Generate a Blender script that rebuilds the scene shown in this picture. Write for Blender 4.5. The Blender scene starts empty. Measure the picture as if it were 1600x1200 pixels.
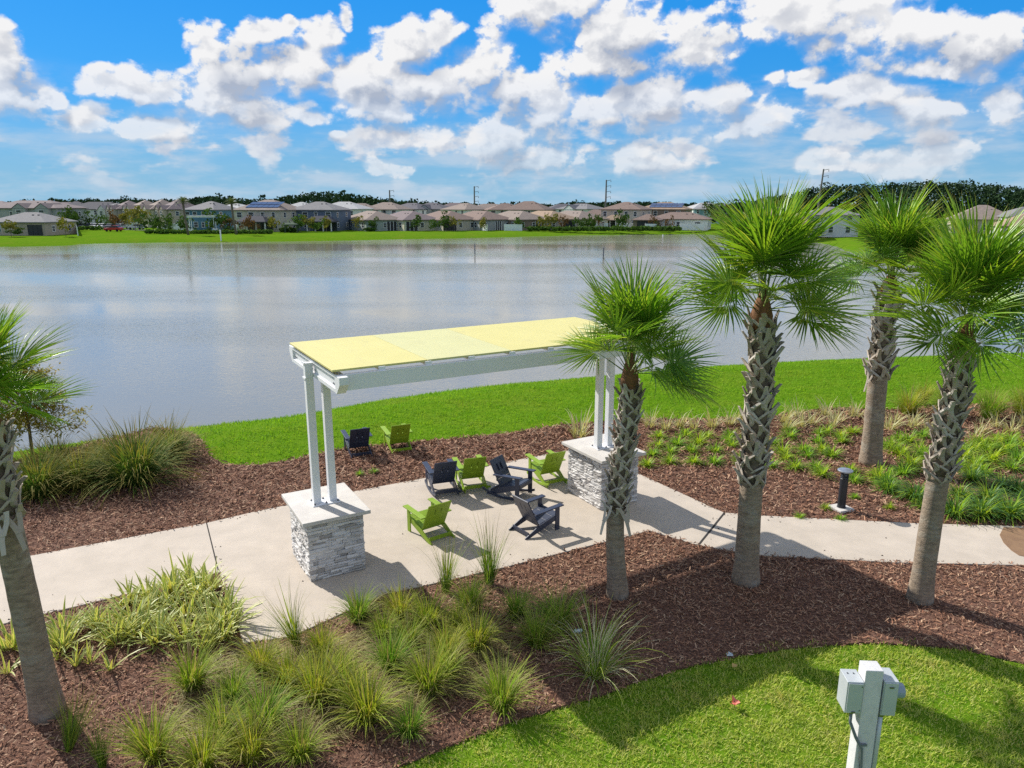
import bpy, bmesh, math, random
import numpy as np
from mathutils import Vector, Matrix

random.seed(11)
rng = np.random.default_rng(11)
R = math.radians
scene = bpy.context.scene
COL = scene.collection

# ------------------------------------------------------------------ camera
FPX, HORIZON, CAM_H = 1150.0, 319.0, 7.2          # photo pixels (1600 wide), camera height in metres
PITCH = math.atan((600 - HORIZON) / FPX)
cp, sp = math.cos(PITCH), math.sin(PITCH)
cam_d = bpy.data.cameras.new("camera")
cam_d.sensor_width = 36.0
cam_d.lens = 36.0 * FPX / 1600.0
cam_d.clip_start = 0.1
cam_d.clip_end = 8000
cam = bpy.data.objects.new("camera", cam_d)
cam.location = (0, 0, CAM_H)
cam.rotation_euler = (math.pi / 2 - PITCH, 0, 0)
COL.objects.link(cam)
scene.camera = cam


def G(px, py, z=0.0):
    """ground point (x, y) seen at a photo pixel, on the level z"""
    u, v = (px - 800) / FPX, (py - 600) / FPX
    f, d = cp - sp * v, sp + cp * v
    t = (CAM_H - z) / d
    return (u * t, f * t)


def P3(px, py, Y):
    u, v = (px - 800) / FPX, (py - 600) / FPX
    f, d = cp - sp * v, sp + cp * v
    t = Y / f
    return (u * t, Y, CAM_H - d * t)


# ------------------------------------------------------------------ sky, sun, exposure
SUN_AZ, SUN_EL = R(-49.5), R(36.0)
sun_dir = Vector((math.sin(SUN_AZ) * math.cos(SUN_EL), math.cos(SUN_AZ) * math.cos(SUN_EL), math.sin(SUN_EL)))
SUN_STRENGTH, SKY_STRENGTH, EXPOSURE = 4.6, 0.115, 0.56
sun_l = bpy.data.lights.new("sun", 'SUN')
sun_l.energy = SUN_STRENGTH
sun_l.angle = R(0.5)
sun_l.color = (1.0, 0.955, 0.88)
sun_o = bpy.data.objects.new("sun", sun_l)
sun_o.rotation_euler = (-sun_dir).to_track_quat('-Z', 'Y').to_euler()
COL.objects.link(sun_o)
vs = scene.view_settings
vs.view_transform = 'Standard'
vs.look = 'None'
vs.exposure = EXPOSURE
vs.gamma = 1.0
vs.use_curve_mapping = False
scene.render.film_transparent = False
cy = scene.cycles
cy.use_denoising = False
cy.max_bounces, cy.diffuse_bounces, cy.glossy_bounces, cy.transmission_bounces = 6, 3, 3, 3
cy.sample_clamp_indirect = 4.0

world = bpy.data.worlds.new("World")
scene.world = world
world.use_nodes = True
wt = world.node_tree
wt.nodes.clear()


class NT:
    """small helper around a node tree"""
    def __init__(s, tree): s.t = tree

    def n(s, kind, ins=None, **props):
        nd = s.t.nodes.new(kind)
        for k, v in props.items(): setattr(nd, k, v)
        for k, v in (ins or {}).items():
            sock = nd.inputs[k]
            if isinstance(v, bpy.types.NodeSocket): s.t.links.new(v, sock)
            else: sock.default_value = v
        return nd

    def m(s, op, a, b=0.0, c=0.0, clamp=False):
        nd = s.n('ShaderNodeMath', {0: a, 1: b, 2: c}, operation=op)
        nd.use_clamp = clamp
        return nd.outputs[0]

    def v(s, op, a, b=(0, 0, 0), c=(0, 0, 0)):
        nd = s.n('ShaderNodeVectorMath', operation=op)
        for i, q in enumerate((a, b, c)):
            if i < len(nd.inputs):
                if isinstance(q, bpy.types.NodeSocket): s.t.links.new(q, nd.inputs[i])
                else: nd.inputs[i].default_value = q
        return nd.outputs[1] if op in ('LENGTH', 'DOT_PRODUCT', 'DISTANCE') else nd.outputs[0]

    def mix(s, f, a, b, blend='MIX'):
        nd = s.n('ShaderNodeMix', data_type='RGBA', blend_type=blend)
        for i, q in ((0, f), (6, a), (7, b)):
            if isinstance(q, bpy.types.NodeSocket): s.t.links.new(q, nd.inputs[i])
            else: nd.inputs[i].default_value = q if i == 0 else (*q[:3], 1)
        return nd.outputs[2]

    def rng(s, x, a, b, c=0.0, d=1.0, smooth=False):
        nd = s.n('ShaderNodeMapRange', {0: x, 1: a, 2: b, 3: c, 4: d})
        nd.interpolation_type = 'SMOOTHSTEP' if smooth else 'LINEAR'
        return nd.outputs[0]

    def noise(s, vec, scale, detail=4, rough=0.5, dist=0.0):
        nd = s.n('ShaderNodeTexNoise', {'Vector': vec, 'Scale': scale, 'Detail': detail, 'Roughness': rough, 'Distortion': dist})
        return nd.outputs[0]


# cloud banks: centre and half size in photo pixels, turned into azimuth / elevation
CLOUDS = [(8, 95, 30, 42), (22, 152, 48, 38), (85, 150, 22, 18), (140, 192, 46, 18), (178, 122, 44, 28), (225, 138, 60, 22),
          (338, 78, 42, 46), (352, 118, 54, 46), (345, 168, 70, 46), (378, 196, 48, 22), (232, 196, 62, 20),
          (408, 52, 36, 24), (438, 38, 14, 14), (498, 62, 44, 36), (530, 34, 16, 24), (462, 112, 52, 42), (486, 180, 50, 16),
          (575, 132, 90, 38), (648, 82, 58, 36), (702, 46, 20, 22), (665, 140, 90, 42), (600, 168, 120, 26), (758, 108, 48, 44),
          (640, 206, 76, 22), (524, 212, 24, 13), (800, 150, 50, 34), (868, 178, 80, 46), (772, 218, 66, 36), (832, 246, 90, 30),
          (860, 4, 100, 36), (1000, 45, 130, 52), (955, 92, 86, 30), (1078, 82, 78, 42), (1020, 158, 100, 50), (940, 176, 70, 40),
          (1180, 188, 96, 34), (1125, 150, 40, 34), (1248, 30, 72, 46), (1292, 72, 42, 24), (1420, 36, 130, 62), (1540, 58, 110, 52),
          (1450, 102, 90, 20), (1262, 122, 46, 14), (1350, 146, 74, 26), (1440, 164, 76, 32), (1572, 165, 40, 26),
          (1002, 250, 74, 34), (1390, 255, 60, 26), (1470, 244, 64, 32), (1285, 255, 40, 16), (610, 262, 44, 18)]


def px_dir(px, py):
    u, v = (px - 800) / FPX, (py - 600) / FPX
    f, d = cp - sp * v, sp + cp * v
    L = math.sqrt(u * u + f * f + d * d)
    return (math.atan2(u, f), math.asin(-d / L))


def cloud_group():
    g = bpy.data.node_groups.new("cloud_density", 'ShaderNodeTree')
    g.interface.new_socket("dir", in_out='INPUT', socket_type='NodeSocketVector')
    g.interface.new_socket("bank", in_out='OUTPUT', socket_type='NodeSocketFloat')
    q = NT(g)
    gi, go = q.n('NodeGroupInput'), q.n('NodeGroupOutput')
    d = gi.outputs[0]
    sx = q.n('ShaderNodeSeparateXYZ', {0: d})
    x, y, z = sx.outputs
    az = q.m('ARCTAN2', x, y)
    el = q.m('ARCSINE', z)
    # warp the angles a little so that no bank keeps an elliptical outline
    wn = q.n('ShaderNodeTexNoise', {'Vector': d, 'Scale': 9.0, 'Detail': 2.0, 'Roughness': 0.5})
    wv = q.v('MULTIPLY_ADD', wn.outputs['Color'], (0.07, 0.05, 0), (-0.035, -0.025, 0))
    ae = q.v('ADD', q.n('ShaderNodeCombineXYZ', {0: az, 1: el, 2: 0.0}).outputs[0], wv)
    acc = None
    for (cx, cy, rx, ry) in CLOUDS:
        a, e = px_dir(cx, cy)
        ix, iy = FPX / rx / 1.12, FPX / ry / 1.12
        s = q.v('LENGTH', q.v('MULTIPLY_ADD', ae, (ix, iy, 0), (-a * ix, -e * iy, 0)))
        acc = s if acc is None else q.n('ShaderNodeMath', {0: acc, 1: s, 2: 0.22}, operation='SMOOTH_MIN').outputs[0]
    bank = q.m('SUBTRACT', 1.0, acc)
    # unseen clouds around and overhead, made thicker for whiter ambient light and paler water
    out = q.m('MAXIMUM', q.rng(q.m('ABSOLUTE', az), 0.66, 0.8), q.rng(el, 0.29, 0.4))
    pl = q.v('SCALE', q.n('ShaderNodeCombineXYZ', {0: x, 1: y, 2: 0.0}).outputs[0])
    pl.node.inputs['Scale'].default_value = 1.0
    g.links.new(q.m('DIVIDE', 1.0, q.m('ADD', q.m('MAXIMUM', z, 0.0), 0.16)), pl.node.inputs['Scale'])
    gen = q.rng(q.noise(pl, 1.5, 3, 0.5), 0.30, 0.56, -0.5, 0.8)
    gen = q.m('ADD', gen, q.rng(out, 0, 1, -2.0, 0.0))
    bank = q.m('MAXIMUM', bank, gen)
    bank = q.m('MAXIMUM', bank, -1.2)
    g.links.new(bank, go.inputs[0])
    return g


def billow_group():
    # rounded lumps at three sizes and a fine ragged edge
    g = bpy.data.node_groups.new("cloud_billows", 'ShaderNodeTree')
    g.interface.new_socket("dir", in_out='INPUT', socket_type='NodeSocketVector')
    g.interface.new_socket("lumps", in_out='OUTPUT', socket_type='NodeSocketFloat')
    q = NT(g)
    gi, go = q.n('NodeGroupInput'), q.n('NodeGroupOutput')
    d = q.v('MULTIPLY', gi.outputs[0], (1.0, 1.0, 1.25))
    wn2 = q.n('ShaderNodeTexNoise', {'Vector': d, 'Scale': 30.0, 'Detail': 4.0, 'Roughness': 0.6})
    dw = q.v('ADD', d, q.v('MULTIPLY_ADD', wn2.outputs['Color'], (0.036, 0.036, 0.036), (-0.018, -0.018, -0.018)))
    dens = 0.0
    for sc, amp in ((11.0, 0.95), (27.0, 0.55), (64.0, 0.24)):
        v = q.n('ShaderNodeTexVoronoi', {'Vector': dw, 'Scale': sc, 'Smoothness': 0.35}, feature='SMOOTH_F1').outputs['Distance']
        dens = q.m('MULTIPLY_ADD', q.m('SUBTRACT', 0.45, v), amp, dens)
    fb = q.noise(d, 26.0, 9, 0.62)
    dens = q.m('MULTIPLY_ADD', q.m('SUBTRACT', fb, 0.5), 0.85, dens)
    g.links.new(dens, go.inputs[0])
    return g


def build_world():
    q = NT(wt)
    tc = q.n('ShaderNodeTexCoord')
    d = q.v('NORMALIZE', tc.outputs['Generated'])
    sky = q.n('ShaderNodeTexSky')
    sky.sky_type = 'NISHITA'
    sky.sun_disc = False
    sky.sun_elevation = SUN_EL
    sky.sun_rotation = SUN_AZ % (2 * math.pi)
    sky.altitude = 0
    sky.air_density, sky.dust_density, sky.ozone_density = 1.0, 0.35, 3.0
    el = q.m('ARCSINE', q.n('ShaderNodeSeparateXYZ', {0: d}).outputs[2])
    azure = q.mix(q.rng(el, 0.0, 0.30, 0, 1), (0.35, 2.1, 4.35), (-0.35, 1.5, 4.6))
    azure = q.mix(q.rng(el, 0.32, 0.75, 0, 1), azure, (0.75, 1.55, 3.1))  # unseen upper sky made less blue to neutralise the ambient light
    sk = q.mix(0.86, q.mix(1.0, sky.outputs[0], (0.30, 0.80, 1.28), 'MULTIPLY'), azure)
    gb, gl = cloud_group(), billow_group()

    def use(grp, off):
        nd = q.n('ShaderNodeGroup'); nd.node_tree = grp
        wt.links.new(q.v('NORMALIZE', q.v('ADD', d, off)) if off else d, nd.inputs[0])
        return nd.outputs[0]
    bank, bank2 = use(gb, None), use(gb, (-0.016, 0.004, 0.026))
    lump, lump2 = use(gl, None), use(gl, (-0.0055, 0.001, 0.0085))
    den = q.m('ADD', bank, lump)
    # lit side: where the cloud thins towards the sun; thick bases go grey
    l1 = q.rng(q.m('SUBTRACT', bank, bank2), -0.42, 0.42, -0.5, 0.5, smooth=True)
    l2 = q.rng(q.m('SUBTRACT', lump, lump2), -0.26, 0.26, -0.5, 0.5, smooth=True)
    thick = q.rng(den, 0.15, 1.15, 0, 1, smooth=True)
    big = q.noise(d, 7.0, 3, 0.5)
    sh = q.m('MULTIPLY_ADD', l1, 1.15, 0.62)
    sh = q.m('MULTIPLY_ADD', l2, 0.80, sh)
    sh = q.m('MULTIPLY_ADD', q.m('SUBTRACT', big, 0.5), 1.3, sh)
    sh = q.m('SUBTRACT', sh, q.m('MULTIPLY', thick, 0.46), clamp=True)
    alpha = q.m('DIVIDE', q.m('ADD', den, 0.05), q.rng(q.m('ADD', l1, l2), -0.5, 0.5, 0.95, 0.26))
    alpha = q.rng(alpha, 0, 1, 0, 1, smooth=True)
    col = q.mix(sh, (2.55, 2.8, 3.35), (5.35, 5.35, 5.4))
    # low haze with soft flat streaks towards the horizon
    sx = q.n('ShaderNodeSeparateXYZ', {0: d}).outputs
    st = q.noise(q.n('ShaderNodeCombineXYZ', {0: sx[0], 1: sx[1], 2: q.m('MULTIPLY', sx[2], 4.5)}).outputs[0], 7.0, 6, 0.6)
    lowm = q.m('MULTIPLY', q.rng(el, 0.17, 0.03, 0, 1, smooth=True), q.rng(st, 0.40, 0.68, 0.0, 0.75, smooth=True))
    skh = q.mix(q.rng(el, 0.15, 0.0, 0, 0.85, smooth=True), sk, (1.75, 3.15, 4.2))
    skh = q.mix(lowm, skh, (3.3, 3.9, 4.6))
    pv = q.n('ShaderNodeCombineXYZ', {0: sx[0], 1: sx[1], 2: q.m('MULTIPLY', sx[2], 2.6)}).outputs[0]
    pf = q.m('MULTIPLY_ADD', lump, 0.20, q.noise(pv, 12.0, 4, 0.55))
    pm = q.m('MULTIPLY', q.rng(pf, 0.49, 0.62, 0, 0.85, smooth=True), q.m('MULTIPLY', q.rng(el, 0.155, 0.10, 0, 1, smooth=True), q.rng(el, 0.015, 0.06, 0.2, 1)))
    skh = q.mix(pm, skh, q.mix(q.m('ADD', l2, 0.55), (3.3, 3.6, 4.2), (4.7, 4.8, 5.0)))
    far = q.rng(el, 0.0, 0.16, 0.45, 1.0)
    fin = q.mix(q.m('MULTIPLY', alpha, far), skh, col)
    bg = q.n('ShaderNodeBackground', {'Color': fin, 'Strength': SKY_STRENGTH})
    wo = q.n('ShaderNodeOutputWorld')
    wt.links.new(bg.outputs[0], wo.inputs[0])
    world.cycles.sampling_method = 'MANUAL'
    world.cycles.sample_map_resolution = 512


build_world()

# ------------------------------------------------------------------ materials
MATS = {}


def mat(name, c1, c2=None, scale=4.0, rough=0.7, bump=0.0, bscale=30.0, detail=5, metallic=0.0, spec=0.4, per_obj=None,
        island=None, trans=0.0, coord='Object', stretch=(1, 1, 1), tip=None, edge=None, lo=0.35, hi=0.65, extra=None, objmul=None):
    """a node material: two colours mixed by noise, optional variation per object / per blade, bump and leaf translucency"""
    if name in MATS: return MATS[name]
    m = bpy.data.materials.new(name)
    m.use_nodes = True
    m.node_tree.nodes.clear()
    q = NT(m.node_tree)
    tc = q.n('ShaderNodeTexCoord')
    vec = tc.outputs[coord] if coord != 'World' else q.n('ShaderNodeNewGeometry').outputs['Position']
    vec = q.v('MULTIPLY', vec, stretch)
    if c2 is None: c2 = tuple(x * 0.8 for x in c1)
    f = q.rng(q.noise(vec, scale, detail, 0.6), lo, hi)
    col = q.mix(f, c1, c2)
    if island:                                   # one colour per blade / chip
        rp = q.n('ShaderNodeNewGeometry').outputs['Random Per Island']
        cr = q.n('ShaderNodeValToRGB', {0: rp})
        el = cr.color_ramp.elements
        while len(el) < len(island): el.new(0.5)
        for i, c in enumerate(island):
            el[i].position = i / max(1, len(island) - 1); el[i].color = (*c, 1)
        col = q.mix(0.72, col, cr.outputs[0])
    if per_obj:
        oi = q.n('ShaderNodeObjectInfo').outputs['Random']
        cr = q.n('ShaderNodeValToRGB', {0: oi})
        el = cr.color_ramp.elements
        while len(el) < len(per_obj): el.new(0.5)
        for i, c in enumerate(per_obj):
            el[i].position = i / max(1, len(per_obj) - 1); el[i].color = (*c, 1)
        col = q.mix(0.75, col, cr.outputs[0])
    if objmul:                                   # whole plants differ a little in hue
        oi = q.n('ShaderNodeObjectInfo').outputs['Random']
        col = q.mix(1.0, col, q.mix(oi, objmul[0], objmul[1]), 'MULTIPLY')
    if tip:                                      # dry tips, along the blade
        at = q.n('ShaderNodeAttribute', attribute_name='along').outputs['Fac']
        col = q.mix(q.rng(at, tip[1], 1.0, 0, tip[2]), col, tip[0])
    if edge:                                     # pale leaf margins
        at = q.n('ShaderNodeAttribute', attribute_name='across').outputs['Fac']
        col = q.mix(q.rng(at, edge[1], edge[2], 0, 0.95), col, edge[0])
    if extra: col = extra(q, col, vec)
    p = q.n('ShaderNodeBsdfPrincipled', {'Base Color': col, 'Roughness': rough, 'Metallic': metallic, 'Specular IOR Level': spec})
    if bump:
        bn = q.noise(vec, bscale, 6, 0.65)
        b = q.n('ShaderNodeBump', {'Strength': bump, 'Distance': 0.02, 'Height': bn})
        m.node_tree.links.new(b.outputs[0], p.inputs['Normal'])
    out = q.n('ShaderNodeOutputMaterial')
    sh = p.outputs[0]
    if trans:
        tr = q.n('ShaderNodeBsdfTranslucent', {'Color': q.mix(1.0, col, (1.25, 1.15, 0.6), 'MULTIPLY')})
        mx = q.n('ShaderNodeMixShader', {0: trans})
        m.node_tree.links.new(sh, mx.inputs[1]); m.node_tree.links.new(tr.outputs[0], mx.inputs[2])
        sh = mx.outputs[0]
    m.node_tree.links.new(sh, out.inputs[0])
    MATS[name] = m
    return m


def lawn_extra(q, col, vec):
    n1 = q.noise(vec, 0.35, 4, 0.6)
    col = q.mix(q.rng(n1, 0.5, 0.72, 0, 0.55), col, (0.15, 0.18, 0.022))
    n2 = q.noise(vec, 0.09, 3, 0.6)
    return q.mix(q.rng(n2, 0.52, 0.7, 0, 0.4), col, (0.055, 0.145, 0.010))


M_lawn = mat('lawn_turf', (0.075, 0.165, 0.008), (0.115, 0.205, 0.013), 2.2, 1.0, 0.9, 22, coord='World', spec=0.0, extra=lawn_extra)
M_mulch = mat('mulch_bark', (0.10, 0.052, 0.038), (0.24, 0.135, 0.095), 16, 0.95, 1.0, 45, coord='World', spec=0.1, lo=0.4, hi=0.68)
M_chip = mat('mulch_chips', (0.20, 0.105, 0.075), (0.32, 0.18, 0.13), 8, 0.9, spec=0.15, coord='World',
             island=[(0.05, 0.023, 0.014), (0.20, 0.088, 0.050), (0.31, 0.155, 0.090), (0.44, 0.255, 0.155), (0.13, 0.058, 0.034), (0.58, 0.41, 0.27), (0.24, 0.115, 0.066), (0.09, 0.042, 0.026)])
def turf_extra(q, col, vec):
    n1 = q.noise(vec, 1.3, 4, 0.65)
    col = q.mix(q.rng(n1, 0.52, 0.70, 0, 0.60), col, (0.52, 0.44, 0.17))
    n2 = q.noise(vec, 3.6, 3, 0.6)
    return q.mix(q.rng(n2, 0.50, 0.68, 0, 0.55), col, (0.14, 0.30, 0.02))


M_blade = mat('turf_blades', (0.32, 0.44, 0.04), (0.46, 0.50, 0.10), 0.8, 0.75, spec=0.2, coord='World', trans=0.4, extra=turf_extra,
              island=[(0.20, 0.33, 0.025), (0.48, 0.56, 0.07), (0.58, 0.62, 0.14), (0.64, 0.58, 0.26), (0.36, 0.50, 0.05), (0.56, 0.62, 0.10)])
def bank_extra(q, col, vec):
    n1 = q.noise(q.v('MULTIPLY', vec, (0.5, 1.2, 1.0)), 0.55, 4, 0.65)
    col = q.mix(q.rng(n1, 0.50, 0.70, 0, 0.55), col, (0.36, 0.40, 0.07))
    n2 = q.noise(vec, 1.6, 3, 0.6)
    return q.mix(q.rng(n2, 0.52, 0.70, 0, 0.55), col, (0.10, 0.24, 0.015))


M_blade_bank = mat('bank_blades', (0.14, 0.34, 0.010), (0.22, 0.40, 0.018), 0.5, 0.8, spec=0.12, coord='World', trans=0.4, extra=bank_extra,
                   island=[(0.10, 0.28, 0.010), (0.18, 0.40, 0.014), (0.28, 0.46, 0.03), (0.14, 0.34, 0.012)])


def conc_extra(q, col, vec):
    n1 = q.noise(vec, 0.7, 5, 0.65)
    col = q.mix(q.rng(n1, 0.45, 0.75, 0, 0.5), col, (0.40, 0.345, 0.28))
    n2 = q.noise(vec, 60, 2, 0.5)
    return q.mix(q.rng(n2, 0.6, 0.75, 0, 0.25), col, (0.32, 0.28, 0.23))


M_conc = mat('pavement_concrete', (0.515, 0.445, 0.37), (0.45, 0.39, 0.325), 1.8, 0.85, 0.15, 90, coord='World', spec=0.25, extra=conc_extra)
M_cap = mat('cap_concrete', (0.60, 0.57, 0.53), (0.52, 0.49, 0.46), 3, 0.8, 0.12, 60, spec=0.3)
M_stone = mat('ledge_stone', (0.62, 0.60, 0.58), (0.42, 0.41, 0.40), 7, 0.9, 0.9, 22, spec=0.25, coord='World',
              per_obj=[(0.72, 0.70, 0.68), (0.58, 0.56, 0.54), (0.80, 0.78, 0.75), (0.36, 0.34, 0.32), (0.74, 0.72, 0.69), (0.27, 0.25, 0.23), (0.70, 0.68, 0.66), (0.50, 0.46, 0.42)])
M_core = mat('mortar_core', (0.16, 0.155, 0.15), None, 10, 0.95)
M_white = mat('white_powder_coat', (0.775, 0.78, 0.80), (0.74, 0.745, 0.765), 2, 0.42, spec=0.45)
M_bolt = mat('bolt_steel', (0.25, 0.25, 0.26), None, 8, 0.35, metallic=0.9)
def roof_extra(q, col, vec):
    sx_ = q.n('ShaderNodeSeparateXYZ', {0: vec})
    rib = q.m('SINE', q.m('MULTIPLY', sx_.outputs[0], 70.0))
    col = q.mix(q.rng(rib, 0.6, 1.0, 0, 0.10), col, (0.40, 0.36, 0.12))
    n = q.noise(q.v('MULTIPLY', vec, (1.0, 0.35, 1.0)), 2.6, 5, 0.65)
    col = q.mix(q.rng(n, 0.54, 0.74, 0, 0.26), col, (0.42, 0.38, 0.20))
    n2 = q.noise(vec, 22, 2, 0.5)
    return q.mix(q.rng(n2, 0.72, 0.80, 0, 0.5), col, (0.30, 0.26, 0.14))


M_roofA = mat('yellow_sheet', (0.63, 0.565, 0.215), (0.60, 0.54, 0.20), 1.4, 0.5, spec=0.35, extra=roof_extra)
M_roofB = mat('pale_yellow_sheet', (0.60, 0.575, 0.27), (0.575, 0.55, 0.255), 1.4, 0.45, spec=0.4, extra=roof_extra)
M_green = mat('lime_board', (0.25, 0.38, 0.018), (0.21, 0.33, 0.015), 6, 0.5, spec=0.4)
M_navy = mat('navy_board', (0.030, 0.040, 0.072), (0.024, 0.032, 0.060), 6, 0.42, spec=0.5)


def water_material():
    m = bpy.data.materials.new('lake_water')
    m.use_nodes = True
    m.node_tree.nodes.clear()
    q = NT(m.node_tree)
    pos = q.n('ShaderNodeNewGeometry').outputs['Position']
    v = q.v('MULTIPLY', pos, (1.0, 1.6, 1.0))
    rp = q.n('ShaderNodeMapping', {'Vector': v, 'Rotation': (0, 0, R(24))}).outputs[0]
    w1 = q.noise(rp, 3.4, 3, 0.55, 0.4)
    w2 = q.noise(rp, 0.35, 2, 0.5)
    calm = q.rng(q.noise(q.v('MULTIPLY', pos, (0.6, 2.4, 1.0)), 0.016, 4, 0.55), 0.42, 0.58, 0.16, 1.0)
    h = q.m('MULTIPLY_ADD', w2, 0.8, w1)
    b = q.n('ShaderNodeBump', {'Strength': q.m('MULTIPLY', calm, 0.5), 'Distance': 0.045, 'Height': h})
    tint = q.mix(q.rng(q.noise(pos, 0.03, 3, 0.5), 0.35, 0.65), (0.225, 0.214, 0.172), (0.265, 0.252, 0.205))
    p = q.n('ShaderNodeBsdfPrincipled', {'Base Color': tint, 'Roughness': 0.055, 'IOR': 1.33, 'Specular IOR Level': 0.5, 'Normal': b.outputs[0]})
    o = q.n('ShaderNodeOutputMaterial')
    m.node_tree.links.new(p.outputs[0], o.inputs[0])
    return m


# ------------------------------------------------------------------ mesh helpers
class MB:
    """collects shapes, then links them as one mesh object"""
    def __init__(s): s.v, s.f, s.mi = [], [], []

    def add(s, verts, faces, mi=0):
        k = len(s.v)
        s.v += [tuple(map(float, p)) for p in verts]
        for f in faces: s.f.append(tuple(i + k for i in f)); s.mi.append(mi)
        return s

    def box(s, c, size, rot=None, mi=0):
        hx, hy, hz = size[0] / 2, size[1] / 2, size[2] / 2
        vs_ = [Vector((x, y, z)) for z in (-hz, hz) for y in (-hy, hy) for x in (-hx, hx)]
        if rot is not None: vs_ = [rot @ p for p in vs_]
        vs_ = [p + Vector(c) for p in vs_]
        return s.add(vs_, [(0, 2, 3, 1), (4, 5, 7, 6), (0, 1, 5, 4), (2, 6, 7, 3), (0, 4, 6, 2), (1, 3, 7, 5)], mi)

    def bar(s, p0, p1, w, t, up=(0, 0, 1), mi=0):
        """box of width w and thickness t from p0 to p1"""
        p0, p1 = Vector(p0), Vector(p1)
        x = (p1 - p0).normalized()
        y = Vector(up).cross(x)
        if y.length < 1e-4: y = Vector((1, 0, 0)).cross(x)
        y.normalize()
        z = x.cross(y)
        M = Matrix((x, y, z)).transposed()
        return s.box((p0 + p1) / 2, ((p1 - p0).length, w, t), M, mi)

    def prism(s, poly, z0, z1, mi=0, M=None):
        n = len(poly)
        vs_ = [Vector((x, y, z0)) for x, y in poly] + [Vector((x, y, z1)) for x, y in poly]
        if M is not None: vs_ = [M @ p for p in vs_]
        fs = [tuple(range(n - 1, -1, -1)), tuple(range(n, 2 * n))]
        fs += [(i, (i + 1) % n, n + (i + 1) % n, n + i) for i in range(n)]
        return s.add(vs_, fs, mi)

    def tube(s, path, radii, n=8, cap=True, mi=0):
        k = len(path)
        vs_, fs = [], []
        for i, p in enumerate(path):
            p = Vector(p)
            a = Vector(path[max(0, i - 1)]); b = Vector(path[min(k - 1, i + 1)])
            t = (b - a).normalized()
            x = t.cross(Vector((0, 1, 0.01)))
            if x.length < 1e-3: x = t.cross(Vector((1, 0, 0)))
            x.normalize(); y = t.cross(x)
            for j in range(n):
                a_ = 2 * math.pi * j / n
                vs_.append(p + (x * math.cos(a_) + y * math.sin(a_)) * radii[i])
        for i in range(k - 1):
            for j in range(n):
                j2 = (j + 1) % n
                fs.append((i * n + j, i * n + j2, (i + 1) * n + j2, (i + 1) * n + j))
        if cap:
            fs.append(tuple(range(n - 1, -1, -1)))
            fs.append(tuple((k - 1) * n + j for j in range(n)))
        return s.add(vs_, fs, mi)

    def lathe(s, prof, n=20, c=(0, 0, 0), mi=0):
        vs_ = [(c[0] + r * math.cos(2 * math.pi * j / n), c[1] + r * math.sin(2 * math.pi * j / n), c[2] + z) for r, z in prof for j in range(n)]
        fs = [(i * n + j, i * n + (j + 1) % n, (i + 1) * n + (j + 1) % n, (i + 1) * n + j) for i in range(len(prof) - 1) for j in range(n)]
        fs.append(tuple(range(n - 1, -1, -1)))
        fs.append(tuple((len(prof) - 1) * n + j for j in range(n)))
        return s.add(vs_, fs, mi)

    def mesh(s, name, mats, smooth=False):
        me = bpy.data.meshes.new(name)
        me.from_pydata(s.v, [], s.f)
        bm = bmesh.new(); bm.from_mesh(me)
        bmesh.ops.recalc_face_normals(bm, faces=bm.faces)
        bm.to_mesh(me); bm.free()
        for m in (mats if isinstance(mats, (list, tuple)) else [mats]): me.materials.append(m)
        if len(me.materials) > 1: me.polygons.foreach_set('material_index', s.mi)
        if smooth: me.polygons.foreach_set('use_smooth', [True] * len(me.polygons))
        me.update()
        return me

    def build(s, name, mats, parent=None, smooth=False, bevel=0.0, loc=None):
        return link(name, s.mesh(name, mats, smooth), parent, bevel, loc)


def link(name, me, parent=None, bevel=0.0, loc=None):
    o = bpy.data.objects.new(name, me)
    COL.objects.link(o)
    if parent is not None: o.parent = parent
    if loc is not None: o.location = loc
    if bevel:
        b = o.modifiers.new('bevel', 'BEVEL'); b.width = bevel; b.segments = 2; b.limit_method = 'ANGLE'
    return o


def tag(o, label=None, cat=None, group=None, kind=None):
    if label: o['label'] = label
    if cat: o['category'] = cat
    if group: o['group'] = group
    if kind: o['kind'] = kind
    return o


def thing(name, label, cat, loc=(0, 0, 0), rz=0.0, group=None):
    o = bpy.data.objects.new(name, None)
    COL.objects.link(o)
    o.empty_display_size = 0.2
    o.location = loc
    o.rotation_euler = (0, 0, rz)
    return tag(o, label, cat, group)


def copy_tree(o, parent=None):
    c = o.copy(); COL.objects.link(c)
    if parent is not None: c.parent = parent
    for ch in KIDS(o): copy_tree(ch, c)
    return c


def KIDS(o):
    return [x for x in bpy.data.objects if x.parent == o]


def np_mesh(name, verts, faces, mat_, along=None, across=None, smooth=False):
    """mesh straight from arrays: verts (N,3), faces (M,k)"""
    me = bpy.data.meshes.new(name)
    verts = np.ascontiguousarray(verts, dtype=np.float32); faces = np.ascontiguousarray(faces, dtype=np.int32)
    M, k = faces.shape
    me.vertices.add(len(verts)); me.vertices.foreach_set('co', verts.ravel())
    me.loops.add(M * k); me.loops.foreach_set('vertex_index', faces.ravel())
    me.polygons.add(M); me.polygons.foreach_set('loop_start', np.arange(0, M * k, k, dtype=np.int32))
    me.polygons.foreach_set('loop_total', np.full(M, k, dtype=np.int32))
    if smooth: me.polygons.foreach_set('use_smooth', np.ones(M, dtype=bool))
    me.update(calc_edges=True)
    for nm, arr in (('along', along), ('across', across)):
        if arr is not None:
            at = me.attributes.new(nm, 'FLOAT', 'POINT'); at.data.foreach_set('value', np.ascontiguousarray(arr, dtype=np.float32).ravel())
    me.materials.append(mat_)
    me.validate()
    return me


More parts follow.
